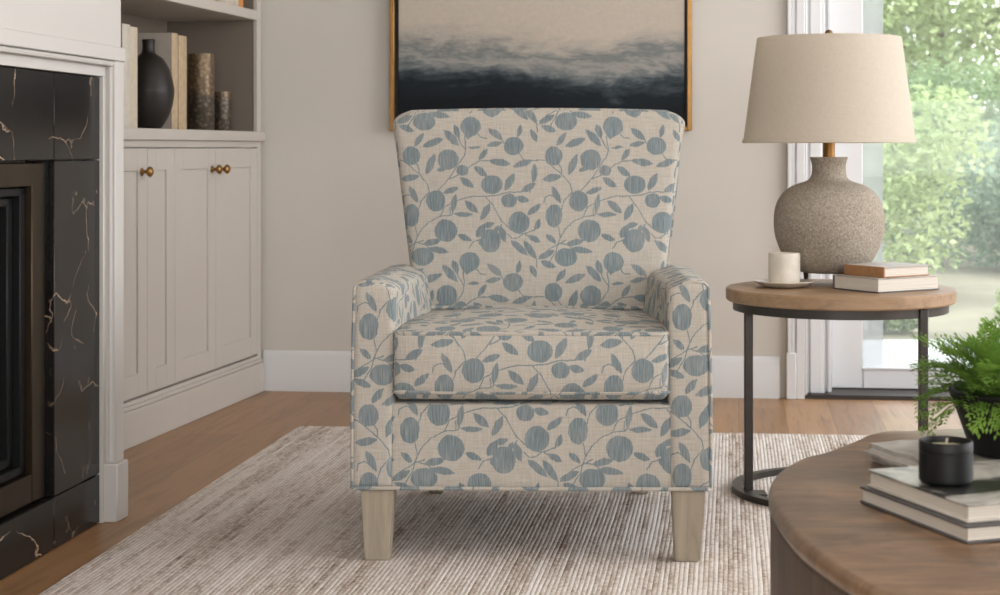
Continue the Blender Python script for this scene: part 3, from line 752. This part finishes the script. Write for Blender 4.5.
# front rail and body
rz0, rz1 = zb, .333 - zz
kx, kz = X(409.6), Z(431)
body_c = (0, .36, (rz0+rz1)/2)
def place(fn, c): return lambda x, y, z: fn(x+c[0], y+c[1], z+c[2])
ident = lambda x, y, z: (x, y, z)
link('seat_base', rbox((.2965,.35,(rz1-rz0)/2), .007, (20,16,8), place(ident, (0,.354,(rz0+rz1)/2)), uv_front(kx, kz, 0, rz1)), M['fabric'], ch)
link('dust_cover', mbox(-.36, .36, .02, .74, zb-.004, zb+.004), M['dust'], ch)
# arms
def fabric_tube(pts, r, K=(0,0), closed=False):
    bm = tube(bmesh.new(), pts, r, 8, closed); uvl = bm.loops.layers.uv.new('UVMap')
    for f in bm.faces:
        for lp in f.loops: lp[uvl].uv = cloth(lp.vert.co.x, lp.vert.co.z, *K)
    return bm
def arm_welt(sgn, zt_, K, a):
    xo = sgn*.377
    pts = [(xo, .005, zb+.004), (xo, .003, zb+.2), (xo-sgn*.004, .003, zt_-.040), (xo-sgn*.007, .005, zt_-.014), (xo-sgn*.018, .006, zt_-.005), (xo-sgn*.045, .006, zt_-.004), (xo-sgn*.064, .010, zt_-.009)]
    link('welt', fabric_tube(smooth_profile(pts, 5), .0036, (K[0]+.05, K[1])), M['fabric'], a)
def make_arm(sgn, K):
    zt_ = .590 - zz; hz = (zt_-zb)/2; c = (sgn*.3355, .335, zb+hz)
    def shp(x, y, z):
        x, y, z = x+c[0], y+c[1], z+c[2]
        f = max(0, min(1, (z-zb)/(zt_-zb))); d = (abs(x) - .3355)/.0445
        g_ = max(0, (f-.6)/.4)
        z -= g_*(.003*max(0, d) + .016*max(0, -d))
        x -= sgn*.005*f; z -= .010*g_*max(0, y)/.6
        if d < 0:                                    # the padded inside swells towards the back of the seat
            q = max(0, min(1, (y-.06)/.45)); q = q*q*(3-2*q); hz_ = max(0, min(1, (f-.30)/.2))
            x -= sgn*.042*q*hz_*min(1, -d)*(1-.75*g_)
        return (x, y, z)
    def uvf(side, p):
        if side in (2, 3): return cloth(p.x, p.z, *K)
        if side in (4, 5): return cloth(p.x, zt_ + p.y, *K)
        return cloth(-sgn*p.y + sgn*.29, p.z, *K)
    a = link('arm', rbox((.0445,.335,hz), .015, (6,18,16), shp, uvf), M['fabric'], ch)
    arm_welt(sgn, zt_, K, a)
    return a
make_arm(-1, (X(368.6), Z(327))); make_arm(1, (X(682), Z(317)))
# welt along the lower edge of the whole front
link('base_welt', fabric_tube([(-.377,.30,zb+.003),(-.379,.012,zb+.003),(-.372,-.001,zb+.003),(0,-.003,zb+.003),(.372,-.001,zb+.003),(.379,.012,zb+.003),(.377,.30,zb+.003)], .0042, (.1,0)), M['fabric'], ch)
# seat cushion
cz0, cz1 = .340 - zz, .4845 - zz; hcz = (cz1-cz0)/2; ccy = .285
kx, kz = X(445), Z(386.6)
def cush(x, y, z):
    hx, hy = .289, .295; u, v = x/hx, y/hy
    e = max(0, 1-abs(u)**2.0) * max(0, 1-abs(v)**2.6)
    top = max(0, z/hcz)
    z2 = z + (.021*e*top) - .012*top*max(0, v+.2)/1.2 + (-.004*e*max(0, -z/hcz))
    # corners of the boxing pull in slightly, front boxing swells
    fr = max(0, -v)
    y2 = y - .012*(max(0, fr-.85)/.15)*(1-(z/hcz)**2)*max(0, 1-abs(u)**6)
    low = max(0, -z/hcz - .72)/.28; y2 += .016*low*max(0, fr-.5)*2; x *= 1 - .022*low
    x2 = x * (1 - .07*max(0, (v+.4)/1.4))
    return (x2, y2+ccy, z2 + cz0 + hcz)
cu = link('seat_cushion', rbox((.289,.295,hcz), .012, (30,30,12), cush, uv_front(kx, kz, -.01, cz1)), M['fabric'], ch)
def ring_welt(z, inset=0):
    hx, hy = .289-inset, .295-inset; pts = []; r = .022
    for (sx, sy, a0) in ((1,-1,-90), (1,1,0), (-1,1,90), (-1,-1,180)):
        for k in range(5):
            a = radians(a0 + 90*k/4); pts.append((sx*(hx-r) + r*cos(a), ccy + sy*(hy-r) + r*sin(a), z))
    pts = [(p[0]*(1 - .07*max(0, ((p[1]-ccy)/.295+.4)/1.4)), p[1], p[2]) for p in pts]
    full = []
    for a, b in zip(pts, pts[1:]+pts[:1]):
        n = max(1, int((Vector(b)-Vector(a)).length/.04))
        for k in range(n): full.append(tuple(Vector(a).lerp(Vector(b), k/n)))
    return full
link('cushion_welt', fabric_tube(ring_welt(cz1-.005, .0015), .0048, (.07,.03), True), M['fabric'], cu)
link('cushion_welt', fabric_tube(ring_welt(cz0+.019, -.0008), .0048, (.03,.05), True), M['fabric'], cu)
# back
bz0_, bz1_ = .30-zz, .9645-zz; hbz = (bz1_-bz0_)/2
SB = 402.0
kxb = (412-545)/SB - CHX - .013; kzb = CAM_H - (215-148)/405.9 - zz
def backshape(x, y, z):
    u = x/.34; zr = z + hbz; f = zr/(2*hbz)
    zr2 = zr; wdt = .300 + (.3700-.300)*min(1, max(0, (f-.22)/.78))
    x2 = u*wdt
    top = max(0, (f-.86)/.14)
    ax = abs(x2)
    zr2 -= top*max(0, ax-.328)*.50
    zr2 -= top*.006*(ax/.34)**2
    fr = .012*(1-u*u)*(1-(2*f-1)**2) if y < 0 else 0
    y2 = y - fr + .585 + .075 + zr*.13
    return (x2, y2, bz0_ + zr2)
bk = link('backrest', rbox((.34,.075,hbz), .022, (26,6,26), backshape, uv_front(kxb, kzb, .65, bz1_)), M['fabric'], ch)
# welt round the rear edge of the back
pts = []
for x, z in ((-.30,.42),(-.33,.60),(-.355,.82),(-.362,.905),(-.350,.930),(-.325,.944),(-.2,.951),(0,.954),(.2,.951),(.325,.944),(.350,.930),(.362,.905),(.355,.82),(.33,.60),(.30,.42)):
    pts.append((x*1.000, .585+.148+(z-bz0_)*.13-.012, z))
link('back_welt', fabric_tube(smooth_profile(pts, 5), .0036, (.0,.1)), M['fabric'], bk)
# legs
def leg(x0t, x1t, x0b, x1b, yt, yb, dt=.060, db=.044):
    bm = bmesh.new(); hl = zb
    t_ = [(x0t, yt, hl), (x1t, yt, hl), (x1t, yt+dt, hl), (x0t, yt+dt, hl)]; b_ = [(x0b, yb, 0), (x1b, yb, 0), (x1b, yb+db, 0), (x0b, yb+db, 0)]
    T = [bm.verts.new(p) for p in t_]; B = [bm.verts.new(p) for p in b_]
    bm.faces.new(T); bm.faces.new(B[::-1])
    for i in range(4): bm.faces.new((B[i], B[(i+1) % 4], T[(i+1) % 4], T[i]))
    bmesh.ops.recalc_face_normals(bm, faces=bm.faces[:])
    bmesh.ops.bevel(bm, geom=bm.edges[:], offset=.003, segments=2, affect='EDGES')
    return link('leg', bm, M['legwood'], ch)
leg(X(360), X(394), X(364), X(389.5), .004, .005); leg(X(672), X(705.5), X(675), X(699.5), .004, .005)
leg(-.285, -.235, -.275, -.24, .64, .70, .055, .040); leg(.235, .285, .24, .275, .64, .70, .055, .040)

# ------------------------------------------------------------------ side table
TX, TY, TZ = .737, 4.25, .516
st = thing('side_table', 'round oak topped side table on thin black metal legs, right of the armchair', 'side table', (TX, TY, 0))
R = .2835
link('tabletop', lathe(bmesh.new(), [(R-.004,TZ-.032),(R,TZ-.028),(R,TZ-.004),(R-.004,TZ)], 96), M['sidewood'], st)
def ring(bm, r0, r1, z0, z1, seg=96):
    V = [[bm.verts.new((r*cos(2*pi*i/seg), r*sin(2*pi*i/seg), z)) for i in range(seg)] for r, z in ((r0,z0),(r1,z0),(r1,z1),(r0,z1))]
    for k in range(4):
        a, b = V[k], V[(k+1) % 4]
        for i in range(seg): bm.faces.new((a[i], a[(i+1) % seg], b[(i+1) % seg], b[i]))
    bmesh.ops.recalc_face_normals(bm, faces=bm.faces[:]); return bm
link('apron_ring', ring(bmesh.new(), .243, .266, TZ-.055, TZ-.0325), M['darkmetal'], st)
link('base_ring', ring(bmesh.new(),   .244, .268, RZ+.001, RZ+.016), M['darkmetal'], st)
for lx, ly in ((-.2325, -.035), (.161, -.213)):
    link('leg', mbox(lx-.0105, lx+.0105, ly-.0105, ly+.0105, RZ+.012, TZ-.033, .002, 1), M['darkmetal'], st)
    link('foot_plate', mbox(lx-.018, lx+.045, ly-.03, ly+.03, RZ+.001, RZ+.007, .002, 1), M['darkmetal'], st)
# table lamp
LX, LY = .728, 4.36
lamp = thing('table_lamp', 'table lamp with pitted stoneware base and wide linen drum shade', 'lamp', (LX, LY, TZ))
s_ = 390.0
def lz(py): return CAM_H - (py-148)/s_ - TZ
prof = smooth_profile([(.030,lz(272.5)),(.070,lz(272)),(.092,lz(268)),(.118,lz(255)),(.136,lz(237)),(.1405,lz(220)),(.134,lz(204)),(.115,lz(192)),(.088,lz(185)),(.058,lz(181)),(.0465,lz(177)),(.043,lz(171)),(.043,lz(165)),(.047,lz(159)),(.048,lz(157.5)),(.044,lz(157)),(.020,lz(157.5))], 5)
link('base', lathe(bmesh.new(), prof, 72), M['stoneware'], lamp)
for a in (-72, 168, 48):
    fx, fy = .058*cos(radians(a)), .058*sin(radians(a))
    link('foot', lathe(bmesh.new(), [(.0045,0),(.0055,.012),(.0075,lz(272)+.004)], 14, fx, fy), M['bronze'], lamp)
link('neck', lathe(bmesh.new(), [(.0155,lz(158)),(.0155,lz(130))], 28), M['neckbrass'], lamp)
zb_, zt_2 = lz(143), lz(38); rb_, rt_ = .2195, .1825
bm = bmesh.new(); t2 = .0016
lathe(bm, [(rb_-t2,zb_),(rb_,zb_),(rb_+.0012,zb_+.001),(rb_+.0008,zb_+.010),(rb_-.0022,zb_+.0105),(rt_+.0022,zt_2-.0105),(rt_+.0016,zt_2-.010),(rt_+.001,zt_2),(rt_-t2,zt_2)], 96, cap=False)
lathe(bm, [(rt_-t2,zt_2),(rb_-t2,zb_)], 96, cap=False)
bmesh.ops.remove_doubles(bm, verts=bm.verts[:], dist=1e-5)
link('shade', bm, M['shade'], lamp)
bm = bmesh.new()
for a in (0, 120, 240): tube(bm, [(.01*cos(radians(a)), .01*sin(radians(a)), zt_2-.012), ((rt_-.003)*cos(radians(a)), (rt_-.003)*sin(radians(a)), zt_2-.006)], .0018, 6)
tube(bm, [(0,0,lz(130)-.002), (0,0,zt_2-.006)], .0045, 8)
link('harp', bm, M['finial'], lamp)
link('finial', lathe(bmesh.new(), smooth_profile([(.004,zt_2-.012),(.004,zt_2+.004),(.009,zt_2+.008),(.0105,zt_2+.014),(.006,zt_2+.020),(.0005,zt_2+.022)], 4), 20), M['finial'], lamp)
# saucer and cup
SX, SY = .600, 4.262
sau = link('saucer', lathe(bmesh.new(), smooth_profile([(.001,.0025),(.030,.002),(.038,0),(.046,.001),(.060,.006),(.0735,.0135),(.0745,.0155),(.072,.016),(.058,.0095),(.040,.006),(.001,.006)], 4), 64, cap=False), M['ceramic'], None, (SX, SY, TZ+.0005))
tag(sau, 'shallow cream stoneware saucer under the cup on the oak side table', 'saucer')
cup = thing('cup', 'speckled cream straight-sided cup on a saucer beside the lamp', 'cup', (SX, SY, TZ+.0075))
r_ = .0395
link('cup_body', lathe(bmesh.new(), smooth_profile([(.001,0),(.030,0),(.0365,.003),(r_,.012),(r_,.040),(r_,.0745),(r_-.001,.0765),(r_-.0025,.0765),(r_-.0035,.0745),(r_-.0035,.02),(r_-.007,.008),(.001,.006)], 4), 56, cap=False), M['ceramic'], cup)
# books lying flat
def flat_book(label, L, F, R_len, z, th, cover_top, cover_side, group=None, spine_side='R', overhang=.003, spine_mat=None):
    """L and F are the ends of the left long side, F the near corner; the book runs R_len to the right"""
    L, F = Vector(L), Vector(F); a = (F-L); W = a.length; a.normalize(); b = Vector((-a.y, a.x))
    o = thing('book', label, 'book', (L.x, L.y, z), atan2(b.y, b.x), group)       # local x runs to the right, local -y towards the near corner
    c = .003
    link('cover_board', mbox(0, R_len, -W, 0, 0, c, .0008, 1), cover_side, o)
    link('cover_board', mbox(0, R_len, -W, 0, th-c, th, .0008, 1), cover_top, o)
    if spine_side == 'L':
        link('spine', mbox(-.002, c, -W, 0, 0, th, .0012, 2), spine_mat or cover_side, o); x0p = c
    elif spine_side == 'B':
        link('spine', mbox(0, R_len, -c, .002, 0, th, .0012, 2), spine_mat or cover_side, o); x0p = overhang
    else:
        link('spine', mbox(R_len-c, R_len+.002, -W, 0, 0, th, .0012, 2), spine_mat or cover_side, o); x0p = overhang
    link('pages', mbox(x0p, R_len-(overhang if spine_side != 'R' else c), -W+overhang, -(c if spine_side == 'B' else overhang), c, th-c), M['pages'], o)
    return o
flat_book('thick pale grey book, lower of the two lying on the oak side table', (.713,4.207), (.799,4.075), .206, TZ+.0005, .0355, M['flecked'], M['charcoal'], spine_side='B')
flat_book('smaller book with brown leather spine on top of the pair on the oak side table', (.739,4.196), (.815,4.083), .155, TZ+.0365, .026, M['flecked'], M['brown_cloth'], spine_side='L', spine_mat=M['brown_cloth'])

# ------------------------------------------------------------------ coffee table
KZ = .45
ct = thing('coffee_table', 'large round weathered brown wood coffee table in the near right corner', 'coffee table', (.918, 1.933, 0))
out = [(.319,1.578),(.299,1.641),(.285,1.704),(.270,1.8),(.265,1.907),(.266,2.004),(.273,2.075),(.286,2.144),(.306,2.205),(.339,2.276),(.377,2.321),(.412,2.375),(.442,2.424),(.466,2.467),(.506,2.502),(.540,2.502),(.600,2.520),(.672,2.511)]
for k in range(1, 40):
    a = radians(113 - k*(113+149.3)/40); rr = .628 + (.696-.628)*k/40 + .008*sin(k*1.7)
    out.append((.918 + rr*cos(a), 1.933 + rr*sin(a)))
poly = [(x-.918, y-1.933) for x, y in out]; poly.reverse()
n_ = len(poly); sp = []
for i in range(n_):
    p0, p1, p2, p3 = poly[i-1], poly[i], poly[(i+1) % n_], poly[(i+2) % n_]
    for k in range(4):
        u = k/4; sp.append(tuple(.5*((2*p1[j]) + (-p0[j]+p2[j])*u + (2*p0[j]-5*p1[j]+4*p2[j]-p3[j])*u*u + (-p0[j]+3*p1[j]-3*p2[j]+p3[j])*u**3) for j in range(2)))
poly = sp
def stacked(levels):
    bm = bmesh.new(); rings = []
    for off, z in levels:
        ring_ = []
        m = len(poly)
        for i, (x, y) in enumerate(poly):
            d = Vector((poly[(i+1) % m][0]-poly[i-1][0], poly[(i+1) % m][1]-poly[i-1][1])).normalized(); nrm = Vector((d.y, -d.x))
            ring_.append(bm.verts.new((x + nrm.x*off, y + nrm.y*off, z)))
        rings.append(ring_)
    for a, b in zip(rings, rings[1:]):
        for i in range(len(a)): bm.faces.new((a[i], a[(i+1) % len(a)], b[(i+1) % len(a)], b[i]))
    bm.faces.new(rings[0][::-1]); bm.faces.new(rings[-1]); bmesh.ops.recalc_face_normals(bm, faces=bm.faces[:]); return bm
link('tabletop', stacked([(-.010,KZ-.021),(-.002,KZ-.020),(0,KZ-.016),(0,KZ-.009),(-.003,KZ-.003),(-.008,KZ)]), M['cofwood'], ct)
link('drum_base', stacked([(-.004,RZ+.001),(-.002,.03),(-.002,KZ-.026),(-.006,KZ-.0215)]), M['drumwood'], ct)
tray = bmesh.new()
bmesh.ops.create_cube(tray, size=1)
for v in tray.verts: v.co = Vector((v.co.x*.34, v.co.y*.20, (v.co.z+.5)*.024))
bmesh.ops.bevel(tray, geom=tray.edges[:], offset=.010, segments=3, affect='EDGES')
bmesh.ops.subdivide_edges(tray, edges=[e for e in tray.edges if e.calc_length() > .05], cuts=14, use_grid_fill=True)
for v in tray.verts:
    if v.co.z > .010: v.co += Vector((0,0,1))*(mnoise.noise(v.co*26)*.0025)
    v.co.x += mnoise.noise(Vector((v.co.y*16, v.co.z*20, 1)))*.006
to = link('stone_tray', tray, M['tray'], None, (.612, 2.215, KZ+.0005), radians(17))
tag(to, 'low rough pale grey stone slab behind the books on the coffee table', 'tray')

def mat_jacket(w, d):
    t = NT('photographic book jacket'); v = t.coord('Object')
    sx = t.n('ShaderNodeSeparateXYZ'); t.l(v, sx.inputs[0])
    n = t.noise(v, 14, 5, .6, .6)
    col = t.ramp(n, [(.32, rgb(74,80,77)), (.46, rgb(132,134,129)), (.58, rgb(178,175,168)), (.8, rgb(196,193,187))])
    dk = t.ramp(n, [(.35, rgb(24,24,25)), (.60, rgb(48,47,46)), (.70, rgb(176,174,168))])
    a = t.math('ADD', t.math('MULTIPLY', sx.outputs[1], -1.0), t.math('MULTIPLY', t.math('SUBTRACT', n, .5), .02))
    b = t.math('ADD', a, t.math('MULTIPLY', sx.outputs[0], .1))
    f = t.ramp(b, [(.098, (0,0,0)), (.110, (1,1,1)), (.166, (1,1,1)), (.168, (0,0,0))])
    t.set(t.mix(f, col, dk), .3); return t.m
JK = mat_jacket(.3, .223)
flat_book('white book with thin dark boards, lower of the two on the coffee table', (.368,1.988), (.441,1.777), .30, KZ+.0005, .0192, M['charcoal'], M['charcoal'], spine_side='R')
flat_book('book with black and white photographic jacket lying under the candle', (.376,1.984), (.4445,1.788), .30, KZ+.0202, .0200, JK, M['white_cloth'], spine_side='R')
# candle
ca = thing('candle', 'small black tin candle with pale wax standing on the coffee table books', 'candle', (.449, 1.904, KZ+.0405))
h_, r_ = .0475, .0298
link('tin', lathe(bmesh.new(), smooth_profile([(.001,0),(.024,0),(.0285,.002),(r_,.007),(r_,.034)], 4) + [(r_,.0345),(r_-.0006,.035),(r_-.0006,.0362),(r_,.0368),(r_,h_-.001),(r_-.0008,h_),(r_-.0018,h_),(r_-.0024,h_-.001),(r_-.0024,h_-.008)], 64, cap=False), M['tin'], ca)
link('wax', lathe(bmesh.new(), [(.001,h_-.009),(.012,h_-.0088),(r_-.0026,h_-.0075),(r_-.0026,h_-.011),(.001,h_-.012)], 48, cap=False), M['wax'], ca)
link('wick', tube(bmesh.new(), [(0,0,h_-.0095),(.0005,0,h_-.003),(.0015,.0005,h_+.002)], .0012, 6), M['cream_cloth'], ca)
# potted fern
PXc, PYc = .597, 2.165; PZc = KZ + .027
pf = thing('potted_fern', 'bright green feathery fern in a matt black pot on the coffee table', 'potted plant', (PXc, PYc, PZc))
ph_ = .081; rt = .081
link('pot', lathe(bmesh.new(), smooth_profile([(.001,0),(.048,0),(.054,.003),(.062,.026),(.072,.054),(.079,.072),(rt,ph_-.002),(rt-.002,ph_),(rt-.005,ph_),(rt-.007,ph_-.004),(rt-.012,.056)], 4), 72, cap=False), M['pot'], pf)
link('soil', lathe(bmesh.new(), [(.001,.064),(.04,.066),(rt-.0105,.060),(rt-.0115,.056),(.001,.050)], 40, cap=False), M['soil'], pf)
rnd = random.Random(21)
def frond(a, lean, L, droop, seed):
    rr = random.Random(seed); bm = bmesh.new()
    p = Vector((.022*cos(a)*rr.uniform(.2,1), .022*sin(a)*rr.uniform(.2,1), .060)); n = 22; pts = []; el = lean; az = a
    for i in range(n+1):
        pts.append(p.copy()); d = Vector((cos(az)*cos(el), sin(az)*cos(el), sin(el))); p = p + d*(L/n)
        el -= droop/n*(.4+1.2*i/n); az += rr.uniform(-.05,.05)
    tube(bm, pts, [.0011*(1-.6*i/n) for i in range(n+1)], 5, mi=1)
    def leaflet(q, d, up, s):
        d = d.normalized(); side = d.cross(up)
        if side.length < 1e-4: return
        side.normalize(); nn = side.cross(d)*.1*s
        v = [bm.verts.new(x) for x in (q, q + d*s*.45 + side*s*.22 + nn, q + d*s, q + d*s*.45 - side*s*.22 + nn)]
        f = bm.faces.new(v); f.material_index = 0
    for i in range(4, n+1):
        t = pts[min(i+1, n)] - pts[max(i-1, 0)]; t.normalize()
        side = t.cross(Vector((0,0,1)))
        if side.length < .1: side = Vector((cos(a+pi/2), sin(a+pi/2), 0))
        side.normalize(); up = side.cross(t)
        bl = .030*sin(pi*min(1, (i-2)/(n-1))**.8) + .008
        for sg in (-1, 1):
            if rr.random() < .12: continue
            d = (side*sg*.8 + t*.75 + up*rr.uniform(-.1,.45)).normalized(); q0 = pts[i] + t*rr.uniform(-.003,.003); m = max(2, int(bl/.0055))
            for k in range(1, m+1):
                q = q0 + d*bl*k/m - Vector((0,0,1))*(.004*(k/m)**2)
                s = .0105*rr.uniform(.7,1.25)*(1-.3*k/m)
                s2 = d.cross(up).normalized()
                leaflet(q, d*.6 + s2*.8, up, s); leaflet(q, d*.6 - s2*.8, up, s)
            leaflet(q0 + d*bl, d, up, .008)
    leaflet(pts[-1], pts[-1]-pts[-2], Vector((0,0,1)), .010)
    bmesh.ops.recalc_face_normals(bm, faces=[f for f in bm.faces if f.material_index == 1])
    link('frond', bm, [M['fern'], M['fernstem']], pf, smooth=0)
for k in range(44):
    ring_k = k % 3 if k < 36 else 3; a = 2*pi*(k*.381966) + rnd.uniform(-.2,.2)
    lean, L, dr = ((radians(rnd.uniform(62,86)), rnd.uniform(.09,.150), radians(rnd.uniform(20,60))), (radians(rnd.uniform(35,60)), rnd.uniform(.10,.145), radians(rnd.uniform(30,75))), (radians(rnd.uniform(22,46)), rnd.uniform(.095,.130), radians(rnd.uniform(30,65))), (radians(rnd.uniform(18,30)), rnd.uniform(.10,.128), radians(rnd.uniform(70,110))))[ring_k]
    frond(a, lean, L, dr, 100+k)

# ------------------------------------------------------------------ light
w = bpy.data.worlds.new('overcast sky'); scene.world = w; w.use_nodes = True
nt = w.node_tree; bg = nt.nodes['Background']
tcw = nt.nodes.new('ShaderNodeTexCoord'); sp_ = nt.nodes.new('ShaderNodeSeparateXYZ'); nt.links.new(tcw.outputs['Generated'], sp_.inputs[0])
rp = nt.nodes.new('ShaderNodeValToRGB'); nt.links.new(sp_.outputs[2], rp.inputs[0])
rp.color_ramp.elements[0].color = (.95,.97,1,1); rp.color_ramp.elements[1].color = (.80,.90,1,1)
nt.links.new(rp.outputs[0], bg.inputs['Color']); bg.inputs['Strength'].default_value = 4.0
def area(name, loc, rot, sx, sy, power, col=(1,1,1)):
    l = bpy.data.lights.new(name, 'AREA'); l.shape = 'RECTANGLE'; l.size = sx; l.size_y = sy; l.energy = power; l.color = col
    o = bpy.data.objects.new(name, l); C.objects.link(o); o.location = loc; o.rotation_euler = rot; return o
area('window_daylight', (3.28, 3.2, 1.425), (0, radians(90), 0), 1.8, 4.2, 80, (1,.995,.985))
area('window_daylight', (.5, -2.58, 1.475), (radians(90), 0, 0), 3.4, 1.7, 105, (1,.985,.965))
pl = area('door_daylight_portal', (BX + .9947*2.75 + .1029*.1, BY - .1029*2.75 + .1, 1.1), (radians(-90), 0, BROT), 1.7, 2.15, 1)
pl.data.cycles.is_portal = True
sun = bpy.data.lights.new('sun', 'SUN'); sun.energy = 3.0; sun.angle = radians(6); sun.color = (1,.95,.85)
so = bpy.data.objects.new('sun', sun); C.objects.link(so); so.rotation_euler = (radians(42), 0, radians(28))

scene.view_settings.view_transform = 'Standard'; scene.view_settings.look = 'None'
scene.view_settings.exposure = -0.12; scene.view_settings.gamma = 1; scene.view_settings.use_curve_mapping = False
scene.cycles.use_denoising = True
scene.cycles.max_bounces = 8; scene.cycles.diffuse_bounces = 5; scene.cycles.transparent_max_bounces = 16
scene.cycles.caustics_reflective = False; scene.cycles.caustics_refractive = False
